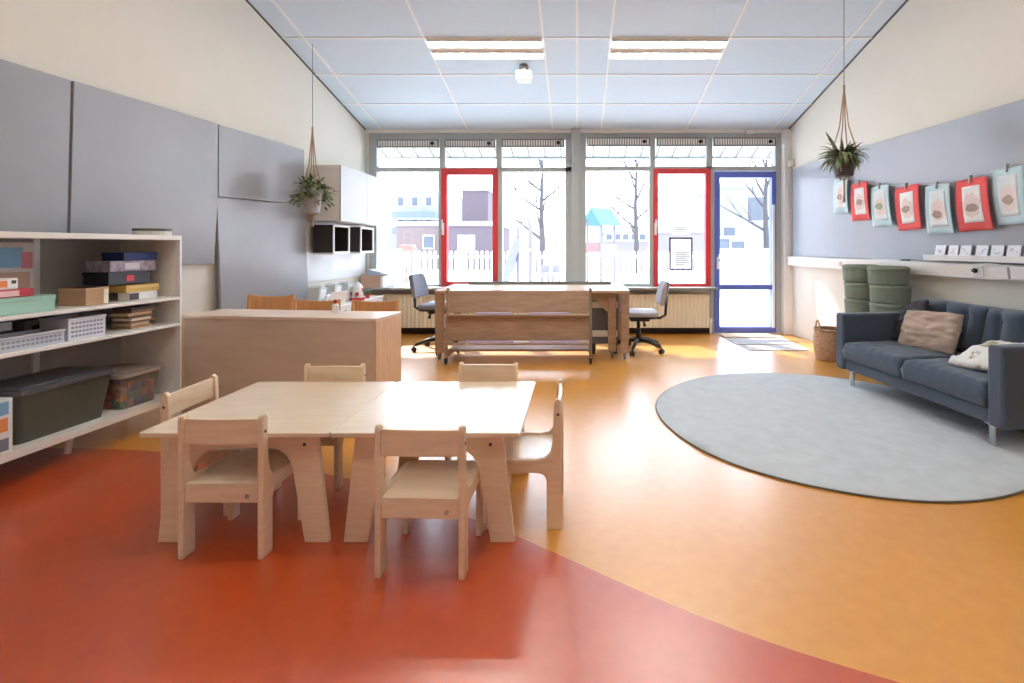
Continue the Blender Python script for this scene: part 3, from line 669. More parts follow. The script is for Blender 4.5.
# middle compartment
LAT = mat('white lattice plastic', (222, 222, 230), .5, var=.03); LAT_D = mat('lattice hole', (150, 150, 162), .6)
def basket(label, px0, px1, v0, depth, z0, z1, mm, holes):
    u0, u1 = su(px1, v0), su(px0, v0); c = SP((u0+u1)/2, v0+depth/2, z0); hw = (u1-u0)/2; hd = depth/2; h = z1-z0
    t = thing('storage_basket', label, 'basket', c, RW, 'baskets on the shelf unit')
    for nm, d in (('front_wall', (hd-.004, hd, -hw, hw, .003, h)), ('rear_wall', (-hd, -hd+.004, -hw, hw, .003, h)), ('side_wall', (-hd+.004, hd-.004, -hw, -hw+.004, .003, h)), ('side_wall', (-hd+.004, hd-.004, hw-.004, hw, .003, h)), ('base', (-hd, hd, -hw, hw, 0, .003))):
        o = box(nm, mm, d, t, 0)
    m = MB(); m.box(hd-.006, hd+.006, -hw-.004, hw+.004, h-.012, h); m.box(-hd-.006, -hd+.006, -hw-.004, hw+.004, h-.012, h); m.box(-hd+.006, hd-.006, -hw-.004, -hw+.006, h-.012, h); m.box(-hd+.006, hd-.006, hw-.006, hw+.004, h-.012, h)
    m.build('rim', mm, t, .002)
    if holes:
        m = MB(); nx = max(4, int(2*hw/.022)); nz = max(2, int((h-.03)/.02))
        for i in range(nx):
            for j in range(nz):
                y = -hw+.012+(2*hw-.024)*(i+.5)/nx; z = .012+(h-.03)*(j+.5)/nz
                m.box(hd, hd+.0012, y-.0065, y+.0065, z-.006, z+.006)
        m.build('lattice', LAT_D, t)
    else:
        m = MB(); m.box(hd, hd+.003, -hw*.35, hw*.35, h*.55, h*.75); m.build('handle_slot', BLACK, t)
    return t
basket('white lattice basket on the middle shelf beside wooden boards', 68, 105, .04, .17, SHELF['mid'], .805, LAT, True)
basket('low grey lattice tray at the front of the middle shelf', -25, 64, .03, .14, SHELF['mid'], .755, mat('silver lattice plastic', (196, 200, 208), .45), True)
basket('dark grey bin behind lattice tray, right of the pair', 45, 66, .22, .175, SHELF['mid'], .80, mat('grey bin plastic', (124, 124, 126), .5), False)
basket('dark grey bin behind lattice tray, left of the pair', 22, 43, .22, .175, SHELF['mid'], .80, MATS['grey bin plastic'], False)
t, hw, hd, h = item('label_box', 'black box with white label at left photo edge', 'box', -30, 11, .19, .2, SHELF['mid'], .825, BLACKC, G_GAMES); patch(t, 'label_sticker', PAPER, hw, hd, h, .3, .95, .6, .9)
z = SHELF['mid']; rnd = random.Random(5)
tints = [(186, 140, 96), (214, 188, 150), (150, 104, 76), (226, 206, 178), (120, 88, 70), (206, 170, 126), (176, 140, 110), (96, 78, 70)]
for i in range(8):
    th = .017; w = ['lowest', 'second lowest', 'third lowest', 'fourth lowest', 'fifth lowest', 'third from top', 'second from top', 'topmost'][i]
    c = ['tan', 'cream', 'brown', 'pale', 'dark brown', 'light brown', 'dull tan', 'dark'][i]
    px1 = 156-rnd.uniform(0, 8); px0 = 108+rnd.uniform(0, 5)
    t, hw, hd, h = item('puzzle_board', '%s flat wooden puzzle board, %s in the middle shelf pile' % (c, w), 'puzzle', px0, px1, .06+rnd.uniform(0, .03), .13, z, z+th-.0005, mat('puzzle wood %d' % i, tints[i], .6, var=.06), 'wooden puzzle boards in a pile', .002)
    z += th
# bottom compartment
BIN = mat('dark green plastic', (74, 76, 68), .45, var=.04)
def tub(name, label, u0, u1, v0, v1, z0, z1, body, lidm, taper=.02, lid_h=.035):
    c = SP((u0+u1)/2, (v0+v1)/2, z0); hw, hd, h = (u1-u0)/2, (v1-v0)/2, z1-z0
    t = thing(name, label, 'storage bin', c, RW)
    rings = []
    m = MB()
    for z, o in ((0, -taper), (h-lid_h, 0.0)):
        rings.append([m.bm.verts.new((x, y, z)) for x, y in rrect(hd+o, hw+o, .035)])
    inner = [m.bm.verts.new((x, y, h-lid_h)) for x, y in rrect(hd-.004, hw-.004, .033)]; inb = [m.bm.verts.new((x, y, .004)) for x, y in rrect(hd-taper-.004, hw-taper-.004, .033)]
    n = len(inner)
    for a, b in ((rings[0], rings[1]), (rings[1], inner), (inner, inb)):
        for k in range(n): m.bm.faces.new((a[k], a[(k+1)%n], b[(k+1)%n], b[k]))
    m.bm.faces.new(rings[0][::-1]); m.bm.faces.new(inb)
    m.build('body', body, t, smooth=False)
    l = MB(); l.prism(rrect(hd+.018, hw+.018, .045), 'z', h-lid_h+.0005, h-.006); l.prism(rrect(hd-.02, hw-.02, .03), 'z', h-.0062, h); l.build('lid', lidm, t, .006)
    return t, hw, hd, h
tub('storage_bin', 'big dark green plastic bin with lid on the bottom shelf', .425, .93, .05, .382, .1855, .475, BIN, mat('dark grey lid', (78, 80, 84), .4, var=.03), .03)
t, hw, hd, h = tub('storage_bin', 'clear plastic box of colourful blocks on the bottom shelf', .10, .37, .05, .37, .1855, .415, plastic_clear('clear plastic', (236, 232, 226), (214, 210, 204), .18), plastic_clear('clear lid', (226, 216, 206), (206, 190, 178), .5), .02, .03)
bx, by = t.location.x, t.location.y
rnd = random.Random(11)
BL = [mat('block ' + n, c, .5) for n, c in (('red', (206, 66, 56)), ('blue', (60, 88, 150)), ('orange', (226, 142, 66)), ('pink', (206, 140, 140)), ('green', (96, 130, 96)), ('purple', (120, 100, 150)))]
cn = ['red', 'blue', 'orange', 'pink', 'green', 'purple']
k = 0
for lv in range(3):
    for i in range(5):
        for j in range(3):
            u = .14+.048*i; v = .10+.105*j; k += 1
            if lv == 2 and (i+j) % 2: continue
            p = SP(u, v, .1900+.0445*lv)
            q = rnd.randrange(6)
            b = box('toy_block', BL[q], (-.02, .02, -.02, .02, 0, .042), None, .005)
            b.location = p; b.rotation_euler = (0, 0, rnd.uniform(-.09, .09)-.058)
            tag(b, '%s toy block inside the clear plastic box on bottom shelf' % cn[q], 'toy block', '%s blocks in the clear box' % cn[q])
t, hw, hd, h = item('printed_carton', 'white printed carton at left photo edge on bottom shelf', 'box', -35, 13, .0, .07, SHELF['bottom'], .46, WHITE, G_GAMES)
patch(t, 'orange_print', ORANGE, hw, hd, h, .35, .88, .42, .66); patch(t, 'blue_print', SKY, hw, hd, h, .3, .9, .72, .95); patch(t, 'grey_print', mat('slate print', (120, 130, 140), .6), hw, hd, h, .4, .9, .08, .3)
u = su(151, .2); p = SP(u, .2, SHELF['top'])
t = thing('round_tin', 'round white tin with dark lid on top of the shelf unit', 'tin', p)
MB().lathe([(.10, 0), (.105, .003), (.105, .036)], 28).build('body', mat('tin white', (222, 218, 206), .5), t); MB().lathe([(.108, .030), (.108, .046), (.10, .048)], 28).build('lid', mat('tin lid', (92, 86, 76), .5), t)

# ------------------------------------------------------------------ white wall cabinet, cubbies, low cabinet (far left)
def flush(y0, y1, z0, z1, side=-1): return min(abs(wall_x(y, z, side)) for y in (y0, y1) for z in (z0, z1)) - .004
CY0, CY1, CZ0, CZ1 = 5.46, 6.83, 1.49, 2.105
t = thing('wall_cabinet', 'white two door wall cabinet on left wall beside the window', 'cabinet')
xb = -flush(CY0, CY1, CZ0, CZ1)
box('body', mat('cabinet side', (232, 226, 218), .5), (xb, -2.625, CY0, CY1, CZ0, CZ1), t, .002)
for i in (0, 1): box('door', mat('cabinet front', (204, 209, 215), .5), (-2.624, -2.604, CY0+.002+i*(CY1-CY0)/2, CY0-.002+(i+1)*(CY1-CY0)/2, CZ0-.004, CZ1), t, .002)
o = wall_board('white_board', -1, edge_c(1.1)+.06, 6.83, (.80, .80), (1.475, 1.475), .012, mat('whiteboard enamel', (240, 244, 246), .25), .002)
tag(o, 'white magnetic board on left wall under the white cabinet', 'whiteboard')
for i, (a, b, w) in enumerate(((5.57, 5.96, 'dark wall cubby with white rim, nearer the plant'), (6.27, 6.66, 'dark wall cubby with white rim, nearer the window'))):
    z0, z1 = 1.125, 1.45
    t = thing('wall_cubby', w, 'cubby', (0, 0, 0), 0, 'dark cubbies under the wall cabinet')
    xb = -flush(a, b, z0, z1)+.016; xf = -2.75
    DK = mat('cubby dark', (52, 46, 46), .6, var=.05)
    m = MB(); m.box(xb, xf, a, a+.015, z0, z1); m.box(xb, xf, b-.015, b, z0, z1); m.box(xb, xf, a+.015, b-.015, z0, z0+.015); m.box(xb, xf, a+.015, b-.015, z1-.015, z1); m.box(xb, xb+.01, a+.015, b-.015, z0+.015, z1-.015)
    m.build('carcass', DK, t)
    m = MB(); e = .022
    for d in ((a-.003, a+e, z0-.004, z1+.004), (b-e, b+.003, z0-.004, z1+.004), (a+e, b-e, z0-.004, z0+e), (a+e, b-e, z1-e, z1+.004)): m.box(xf, xf+.014, d[0], d[1], d[2], d[3])
    m.build('rim', WHITE, t, .002)
    box('edge_strip', WHITE, (xb, xf, a-.004, a-.0002, z0-.012, z0+.01), t, 0)
LZ = .555
t = thing('low_cabinet', 'low white drawer cabinet along left wall below the whiteboard', 'cabinet')
xb = -2.92
box('body', WHITE, (xb, -2.58, 5.04, 6.55, .0, LZ-.02), t, .003); box('top', WHITE, (xb, -2.56, 5.03, 6.56, LZ-.0195, LZ), t, .003)
for i in range(3):
    for j in range(2):
        y0 = 5.21+i*.447; d = box('drawer', WHITE, (-2.5795, -2.566, y0, y0+.435, .03+j*.255, .275+j*.255), t, .003)
        box('handle', mat('slot grey', (130, 128, 130), .5), (-2.566, -2.560, y0+.13, y0+.30, .225+j*.255, .245+j*.255), d, .001)
# things on the low cabinet
TILT = mat('file grey', (206, 210, 210), .6); TILT2 = mat('file side', (236, 238, 238), .6)
for i, (px, w) in enumerate(((318, 'pale grey tilted file on low cabinet, nearest the partition'), (332, 'middle of three pale tilted files on the low cabinet'), (344, 'pale tilted file on low cabinet next to the red tin'))):
    y = (5.28, 5.62, 5.93)[i]
    t = thing('magazine_file', w, 'file', (-2.79, y, LZ), 0, 'tilted files on the low cabinet')
    poly = [(-.08, 0), (.08, 0), (.13, .20), (.03, .225), (-.03, .21)]
    MB().prism(poly, 'x', -.06, .06).build('body', TILT, t, .003); MB().prism([(-.06, .015), (.07, .015), (.10, .18), (.0, .20)], 'x', .0602, .063).build('front_label', TILT2, t)
t = thing('paper_stack', 'white picture cards standing in front of files on low cabinet', 'cards', (-2.66, 5.20, LZ))
MB().prism([(-.03, 0), (.0, 0), (.05, .14), (.035, .145)], 'y', -.1, .1, Matrix.Rotation(.3, 4, 'Z')).build('sheet', PAPER, t); MB().prism([(-.028, .03), (-.022, .03), (.008, .11), (.003, .11)], 'y', -.104, -.101, Matrix.Rotation(.3, 4, 'Z')).build('print', mat('violet print', (120, 110, 160), .7), t)
t = thing('paper_stack', 'white leaflet with pink print leaning near the red tin', 'cards', (-2.65, 5.46, LZ))
MB().prism([(-.02, 0), (.0, 0), (.045, .15), (.03, .155)], 'y', -.11, .11, Matrix.Rotation(-.35, 4, 'Z')).build('sheet', PAPER, t); MB().prism([(-.016, .01), (-.012, .01), (-.002, .05), (-.006, .05)], 'y', -.112, -.1105, Matrix.Rotation(-.35, 4, 'Z')).build('print', mat('pink flowers', (200, 120, 150), .7), t)
t = thing('toy_house', 'white and red toy tin standing on the low white cabinet', 'toy', (-2.655, 5.98, LZ))
MB().lathe([(.085, 0), (.09, .01), (.09, .03), (.07, .035)], 20).build('base', REDC, t); MB().lathe([(.066, .035), (.066, .16), (.05, .19), (.02, .215)], 20).build('body', WHITE, t)
for a in range(5):
    q = 2*PI*a/5-1.2; b = box('red_patch', REDC, (.0655, .069, -.02, .02, .06+.05*(a % 2), .10+.05*(a % 2)), t, 0); b.rotation_euler = (0, 0, q)
t = thing('potted_seedling', 'tiny green plant in red pot beside the toy tin', 'plant', (-2.63, 6.22, LZ))
MB().lathe([(.025, 0), (.034, .05), (.03, .05), (.028, .045)], 16).build('pot', mat('red pot', (190, 60, 56), .5), t)
m = MB(); rnd = random.Random(3)
for i in range(14):
    a = rnd.uniform(0, 6.28); leaf(m, Vector((0, 0, .045)), Vector((math.cos(a)*.7, math.sin(a)*.7, 1)), .08, .014, .8, 4)
m.build('leaves', mat('bright leaf', (70, 130, 66), .5), t)
t = thing('sauce_bottle', 'small white bottle with red cap between beech chair backs', 'bottle', (-1.80, 3.69, PZ))
MB().lathe([(.022, 0), (.024, .005), (.024, .055), (.012, .07)], 16).build('body', WHITE, t); MB().lathe([(.013, .07), (.013, .09), (.006, .10)], 14).build('cap', REDC, t)
# box on the sill
t = thing('wooden_crate', 'brown box standing on window sill in the left corner', 'box', (-2.74, 6.69, SILL))
box('body', mat('crate board', (196, 160, 138), .7, var=.05), (-.16, .10, -.045, .17, 0, .165), t, .004); box('end_panel', WHITE, (.1005, .135, -.045, .17, 0, .15), t, .003)
t = thing('paper_tray', 'pale blue tilted papers lying on the brown sill box', 'papers', (-2.69, 6.74, SILL+.1655))
MB().prism([(-.13, 0), (.02, 0.0), (.16, .0), (.16, .012), (-.13, .075)], 'y', -.09, .12).build('tray', mat('pale blue plastic', (176, 198, 220), .4), t, .003); MB().prism([(-.12, .0765), (.15, .0168), (.15, .0215), (-.12, .0815)], 'y', -.07, .11).build('sheet', PAPER, t)
t = tag(box('paper_sheet', PAPER, (-2.50, -2.30, 6.66, 6.84, SILL+.0005, SILL+.012), None, .002), 'stack of loose white papers on window sill beside office chair', 'papers')

# ------------------------------------------------------------------ desk, trolley, office chairs
DT = .74
t = thing('desk', 'long pale oak desk on castor legs in front of windows', 'desk')
DX0, DX1, DY0, DY1 = -1.51, .56, 5.235, 6.12
MB().box(DX0, DX1, DY0, DY1, DT-.03, DT).build('desktop', DESK_TOP, t, .004)
def caster(m, x, y, top, r=.03):
    m.tube([(x-.012, y, r), (x+.012, y, r)], r, 16); m.box(x-.018, x+.018, y-.012, y+.012, r*1.2, top)
for x, y in ((DX0+.045, DY0+.05), (DX1-.05, DY0+.05), (DX1-.18, DY0+.12), (DX0+.045, DY1-.05), (DX1-.05, DY1-.05)):
    l = MB(); l.prism([(-.042, .07), (.042, .07), (.045, DT-.0305), (-.045, DT-.0305)], 'y', -.03, .03, Matrix.Translation((x, y, 0))); l = l.build('leg', OAK, t, .004)
    m = MB(); caster(m, x, y, .0695); m.build('castor', mat('grey castor', (122, 118, 118), .5), l)
box('apron', OAK, (DX0+.095, DX1-.24, DY0+.1, DY0+.12, DT-.11, DT-.0305), t)
MB().prism([(-.42, DT-.031), (-.225, DT-.031), (-.225, DT-.26)], 'y', DY0+.11, DY0+.13, Matrix.Translation((DX1, 0, 0))).build('gusset', OAK, t, .003)
tag(box('grey_strip', mat('grey strip', (132, 134, 130), .5), (-1.33, .42, 6.07, 6.10, DT+.0005, DT+.035), None, .003), 'long thin grey strip standing along the back of desk', 'strip')
t = thing('drawer_pedestal', 'dark grey drawer unit with pale shelves under the desk', 'drawer unit', (.31, 5.72, 0))
box('body', mat('slate unit', (108, 110, 116), .5), (-.15, .15, -.2, .2, .12, .66), t, .004)
for z in (.52, .2): box('drawer', WHITE, (-.14, .14, -.215, -.2005, z, z+.07), t, .003)
for x in (-.12, .12):
    for y in (-.15, .15): box('foot', DARK, (x-.02, x+.02, y-.02, y+.02, 0, .12), t, .003)
# book trolley
t = thing('display_trolley', 'wheeled oak display trolley with two panels before the desk', 'trolley')
TX0, TX1 = -1.345, .14
EDGE = mat('greenish steel edge', (130, 122, 104), .5)
for x in (TX0, TX1):
    p = MB().prism([(5.055, .06), (5.10, .06), (5.125, .30), (5.19, .77), (5.15, .772), (5.10, .40)], 'x', x-.014, x+.014).build('upright', EDGE if x > 0 else OAK, t, .003)
    box('runner', OAK, (x-.014, x+.014, 5.1005, 5.64, .065, .12), t)
    for y in (5.075, 5.60):
        m = MB(); caster(m, x, y, .0605, .028); m.build('castor', BLACK, t)
def plank(nm, y0, z0, y1, z1, th, mm=OAK):
    d = Vector((0, y1-y0, z1-z0)).normalized(); nrm = Vector((0, d.z, -d.y))*th
    m = MB(); m.prism([(y0, z0), (y1, z1), (y1+nrm.y, z1+nrm.z), (y0+nrm.y, z0+nrm.z)], 'x', TX0+.0145, TX1-.0145); return m.build(nm, mm, t, .002)
plank('panel', 5.122, .52, 5.165, .735, .016); plank('panel', 5.092, .235, 5.118, .49, .016)
box('ledge', OAK, (TX0+.0145, TX1-.0145, 5.045, 5.118, .492, .506), t, .002); box('ledge', OAK, (TX0+.0145, TX1-.0145, 5.02, 5.09, .205, .22), t, .002)
box('base_shelf', OAK, (TX0+.0145, TX1-.0145, 5.12, 5.62, .12, .14), t, .002)
for i, (a, b, z, y, w) in enumerate(((476, 511, .5065, 5.06, 'lilac paper lying on upper trolley ledge, left one'), (529, 569, .5065, 5.06, 'lilac paper lying on upper trolley ledge, right one'), (465, 513, .2205, 5.035, 'lilac paper lying on lower trolley ledge, left one'), (530, 580, .2205, 5.035, 'lilac paper lying on lower trolley ledge, right one'))):
    x0, x1 = (a-VX)*y/F, (b-VX)*y/F
    o = box('paper_strip', mat('lilac paper', (206, 194, 226), .7), (x0, x1, y, y+.045, z, z+.02), None, .002); tag(o, w, 'papers', 'lilac papers on the trolley ledges')
# office chairs
def office_chair(x, y, rz, seat_z, label, fabric):
    t = thing('office_chair', label, 'office chair', (x, y, 0), rz, 'office chairs at the desk')
    # faces +y; back at -y
    m = MB(); m.prism(rrect(.22, .21, .08, 6), 'z', seat_z-.05, seat_z); m.build('seat', fabric, t, .018, seg=3)
    m = MB(); m.prism(rrect(.20, .19, .06, 6), 'z', seat_z-.075, seat_z-.0505); m.build('seat_shell', BLACK, t, .006)
    bz = seat_z+.07
    m = MB(); m.slab(lambda u, v: Vector(((-1+2*u)*(.19-.03*v*v)*(1-.25*(2*v-1)**8*0.5), -.25-.05*v+.03*(2*u-1)**2+.012*math.sin(PI*v), bz+.27*v)), lambda u, v: Vector(((-1+2*u)*(.19-.03*v*v)*(1-.25*(2*v-1)**8*0.5), -.29-.05*v+.03*(2*u-1)**2, bz+.27*v)), 10, 10)
    m.build('backrest', [fabric], t, .012, smooth=True)
    m = MB(); m.slab(lambda u, v: Vector(((-1+2*u)*.165, -.295-.05*v+.03*(2*u-1)**2, bz+.015+.24*v)), lambda u, v: Vector(((-1+2*u)*.15, -.308-.05*v+.03*(2*u-1)**2, bz+.015+.24*v)), 8, 6); m.build('back_shell', BLACK, t)
    MB().tube([(0, -.08, seat_z-.085), (0, -.25, seat_z-.085), (0, -.31, seat_z-.05), (0, -.325, bz+.10)], .016, 10).build('back_bar', BLACK, t, smooth=True)
    box('mechanism', BLACK, (-.09, .09, -.12, .1, seat_z-.115, seat_z-.0755), t, .01)
    for s in (-1, 1):
        MB().tube([(s*.09, -.02, seat_z-.095), (s*.2, -.04, seat_z-.10), (s*.2, -.05, seat_z-.15)], [.01, .01, .018], 8).build('lever', BLACK, t)
    MB().lathe([(.05, .10), (.03, .14), (.03, .26), (.02, .262), (.02, seat_z-.115)], 16).build('gas_column', BLACK, t)
    for k in range(5):
        a = 2*PI*k/5+.3; d = Vector((math.cos(a), math.sin(a), 0))
        b = MB().tube([d*.03+Vector((0,0,.13)), d*.15+Vector((0,0,.118)), d*.29+Vector((0,0,.075))], [.026, .022, .016], 10).build('base_arm', BLACK, t, smooth=True)
        m = MB(); c = d*.30; sd = Vector((-d.y, d.x, 0))
        for s in (-1, 1): m.tube([c+sd*s*.006+Vector((0,0,.028)), c+sd*s*.024+Vector((0,0,.028))], .028, 14)
        m.tube([c+Vector((0,0,.03)), c+Vector((0,0,.075))], .009, 8); m.build('castor', BLACK, b)
FAB = mat('grey office fabric', (132, 138, 152), .85, var=.05, scale=80); FAB2 = mat('light office fabric', (170, 168, 176), .85, var=.05, scale=80)
office_chair(-1.60, 5.80, -PI/2-.12, .54, 'grey office chair at left end of the desk', FAB)
office_chair(.71, 5.72, PI/2-.02, .465, 'grey office chair at right end of the desk', FAB2)

# ------------------------------------------------------------------ rug, sofa, stools, basket, mats
RUG = mat('blue grey woven rug', (200, 206, 209), .95, var=.07, scale=9, bump=.35, bscale=170, sheen=.1, detail=9)
m = MB(); n = 96
prof = [(0.001, .011), (.6, .011), (1.1, .012), (1.163, .0125), (1.172, .009), (1.174, .001)]
def rr(r, k): return r*(1+.006*math.sin(3*2*PI*k/n+1)+.004*math.sin(7*2*PI*k/n)) if r > 1 else r
rings = [[m.bm.verts.new((rr(r, k)*math.cos(2*PI*k/n), rr(r, k)*math.sin(2*PI*k/n), z + (.014*max(0, math.sin(2*PI*k/n*9))**4 if r in (1.163, 1.1) and 50 < k < 66 else 0))) for k in range(n)] for r, z in prof]
for a, b in zip(rings, rings[1:]):
    for k in range(n): m.bm.faces.new((a[k], a[(k+1)%n], b[(k+1)%n], b[k]))
m.bm.faces.new(rings[0]); m.bm.faces.new(rings[-1][::-1])
rug = thing('round_rug', 'large round blue grey rug before the sofa on yellow floor', 'rug', (1.75, 3.51, .0005))
m.build('pile', RUG, rug, smooth=True)
MB().tube([(rr(1.174, k)*math.cos(2*PI*k/n), rr(1.174, k)*math.sin(2*PI*k/n), .005) for k in range(n+1)], .005, 6).build('edge_binding', mat('rug binding', (108, 104, 100), .9), rug, smooth=True)
ANG = math.atan(.117)
SOFA = mat('blue grey upholstery', (64, 76, 92), .92, var=.12, scale=160, bump=.12, bscale=500, sheen=.25)
sofa = thing('sofa', 'blue grey two seat sofa with tufted back on chrome legs', 'sofa', (2.27, 4.35, .0125), ANG)
# local: x to the wall (back), -y toward the camera; front face at x=0, far outer side at y=0
SL, SD, AT = 1.52, .82, .105
def softbox(x0, x1, y0, y1, z0, z1, r=.03): 
    m = MB(); m.box(x0, x1, y0, y1, z0, z1); return m
softbox(.02, SD-.03, -SL+AT+.0005, -AT-.0005, .14, .235).build('base_frame', SOFA, sofa, .012, seg=3)
for y0, y1 in ((-AT, 0), (-SL, -SL+AT)): softbox(0, SD-.02, y0, y1, .135, .615).build('arm', SOFA, sofa, .022, seg=4)
softbox(SD-.14, SD, -SL+.012+AT*0, -.012, .20, .735).bm.free()
m = MB(); m.prism([(SD-.17, .2355), (SD-.03, .2355), (SD+.02, .735), (SD-.08, .735)], 'y', -SL+AT+.001, -AT-.001); m.build('back_frame', SOFA, sofa, .02, seg=3)
def cushion(fn_center, hx, hy, hz, nu=28, nv=20, name='cushion', mm=SOFA, parent=None, e=5.0, wr=0.0, seed=0, M=None, crown=.25):
    """puffed cushion: superellipse outline hx,hy; thickness hz with domed faces and small wrinkles"""
    m = MB()
    def f(side):
        def g(u, v):
            a, b = -1+2*u, -1+2*v
            ex = (1-abs(a)**e)**(1/e) if abs(a) < 1 else 0; ey = (1-abs(b)**e)**(1/e) if abs(b) < 1 else 0
            th = hz*max(ex*ey, .0)**.6*(1-crown+crown*(1-a*a)*(1-b*b))
            p = Vector((a*hx*(1-.04*(b*b)), b*hy*(1-.04*(a*a)), side*th))
            if wr:
                w = noise.noise(Vector((a*2.2+seed, b*2.2, seed*1.7)))*wr + noise.noise(Vector((a*6+seed, b*3, side+seed)))*wr*.5
                p.z += w*(ex*ey); 
            return (M @ p) if M is not None else p
        return g
    A, B = f(1), f(-1)
    m.slab(lambda u, v: A(u, v), lambda u, v: B(u, v), nu, nv)
    bmesh.ops.remove_doubles(m.bm, verts=m.bm.verts[:], dist=1e-5)
    return m.build(name, mm, parent, 0, smooth=True)
def seat_cushion(y0, y1, seed):
    m = MB(); x0, x1, z0, z1 = -.012, SD-.16, .237, .375
    def top(u, v):
        a, b = -1+2*u, -1+2*v
        z = z1 + .02*(1-a**4)*(1-b**4) + .006*noise.noise(Vector((a*3+seed, b*5, 1)))
        edge = max(abs(a), abs(b)); rr_ = .035
        dz = 0
        for t_, hl in ((a, (x1-x0)/2), (b, (y1-y0)/2)):
            d = (1-abs(t_))*hl
            if d < rr_: dz += rr_ - math.sqrt(max(0, rr_*rr_-(rr_-d)**2))
        wr = .005*math.sin((b*hlb(y0, y1))*70+seed)*max(0, -a-.55)
        return Vector((x0+(x1-x0)*u, y0+(y1-y0)*v, max(z0+.06, z-dz+wr)))
    def bot(u, v): return Vector((x0+.012+(x1-x0-.024)*u, y0+.008+(y1-y0-.016)*v, z0))
    m.slab(top, bot, 32, 36); return m.build('seat_cushion', SOFA, sofa, 0, smooth=True)
def hlb(y0, y1): return (y1-y0)/2
mid = -SL/2
seat_cushion(mid+.002, -AT-.003, 1); seat_cushion(-SL+AT+.003, mid-.002, 2)
def back_cushion(y0, y1, seed):
    m = MB(); zb, zt = .385, .735
    btn = [(cx, cz) for cx in (.2, .5, .8) for cz in (.36, .74)]
    def fr_(u, v):
        d = 0
        for bu, bv in btn:
            r2 = ((u-bu)*(y1-y0)/.085)**2 + ((v-bv)*(zt-zb)/.085)**2; d += .06*math.exp(-r2)
        for bu in (.2, .5, .8): d += .022*math.exp(-((u-bu)*(y1-y0)/.02)**2)
        a, b = 2*u-1, 2*v-1
        dm = (1-abs(a)**7)*(1-abs(b)**7)
        return Vector((SD-.185+.07*v - .10*dm + d*dm, y0+(y1-y0)*u, zb+(zt-zb)*v + .02*(1-a*a)*v))
    def bk_(u, v): return Vector((SD-.18+.075*v, y0+(y1-y0)*u, zb+(zt-zb)*v))
    m.slab(fr_, bk_, 40, 28); c = m.build('back_cushion', SOFA, sofa, 0, smooth=True)
    for bu, bv in btn:
        p = fr_(bu, bv); b = MB().lathe([(.013, 0), (.011, .006), (.004, .009)], 12).build('button', SOFA, c, smooth=True); b.location = p+Vector((-.001, 0, 0)); b.rotation_euler = (0, -PI/2, 0)
back_cushion(mid+.003, -AT-.003, 1); back_cushion(-SL+AT+.003, mid-.003, 2)
for x in (.07, SD-.1):
    for y in (-.13, -SL+.13):
        m = MB(); m.box(x-.008, x+.008, y-.019, y+.019, 0, .14); m.box(x-.03, x+.03, y-.03, y+.03, .128, .1345); m.build('leg', CHROME, sofa, .002)
def SW(x, y, z): return Matrix.Translation((2.27, 4.35, .0125)) @ Matrix.Rotation(ANG, 4, 'Z') @ Vector((x, y, z))
def pillow(name, label, pos, R, hx, hy, hz, mm, seed, wr=.02):
    t = thing(name, label, 'cushion', pos); M = R
    cushion(None, hx, hy, hz, 36, 28, 'cover', mm, t, 4.0, wr, seed, M, .55)
    return t
BEIGE = mat('beige linen', (172, 152, 138), .9, var=.06, scale=120, bump=.25, bscale=26, stretch=(1, 3, 1)); DKP = mat('charcoal cushion', (48, 46, 54), .9, var=.1, scale=50)
PATT = mat('white leaf pattern', (222, 220, 216), .9, col2=(150, 138, 108), scale=11, detail=2, bump=.2, bscale=30)
PATT.node_tree.nodes['Color Ramp'].color_ramp.elements[0].position = .52; PATT.node_tree.nodes['Color Ramp'].color_ramp.elements[1].position = .62
Rl = lambda ax, lean, roll: Matrix.Rotation(ax, 4, 'Z') @ Matrix.Rotation(lean, 4, 'Y') @ Matrix.Rotation(roll, 4, 'Z')
# cushion local: x = height direction after rotation about Y by ~-70deg, y = width
pillow('sofa_cushion', 'beige crumpled linen cushion leaning on the sofa back', SW(.455, -.50, .525), Rl(ANG+.15, math.radians(-66), .05), .165, .235, .07, BEIGE, 2, .03)
pillow('sofa_cushion', 'charcoal cushion in the far corner of the sofa', SW(.53, -.215, .56), Rl(ANG-.25, math.radians(-66), .35), .17, .185, .06, DKP, 5, .02)
pillow('sofa_cushion', 'white leaf patterned cushion lying at near end of sofa', SW(.31, -1.20, .485), Rl(ANG-.3, math.radians(-20), .35), .19, .215, .065, PATT, 9, .03)
# stacked stools
STOOL = mat('grey green felt', (122, 132, 118), .95, var=.06, scale=40, bump=.1, bscale=200)
ord_ = ['topmost', 'second from the top', 'third from the top', 'fourth from the top', 'fifth from the top', 'lowest']
def stool():
    t = thing('stacking_stool', 'x', 'stool', (0, 0, 0))
    MB().lathe([(.14, 0), (.161, .006), (.164, .05), (.168, .125)], 32).build('body', STOOL, t, smooth=False)
    MB().lathe([(.166, .1255), (.170, .13), (.172, .145), (.167, .163), (.14, .1695), (.001, .170)], 32).build('seat_pad', STOOL, t, smooth=True)
    return t
st = stool(); first = True
for (sx, sy, nm, h0) in ((2.912, 4.63, 'front', 0), (2.87, 4.995, 'rear', 0)):
    for k in range(6):
        o = st if first else copy_tree(st); first = False
        lv = 5-k
        place(o, (sx+.006*math.sin(k*2.3)+.011*min(k, 3), sy+.004*math.cos(k*1.7), .1705*lv+.001), k*.7, 'round grey green stool, %s of the %s stack behind sofa' % (ord_[k], nm), 'stacked round stools behind the sofa')
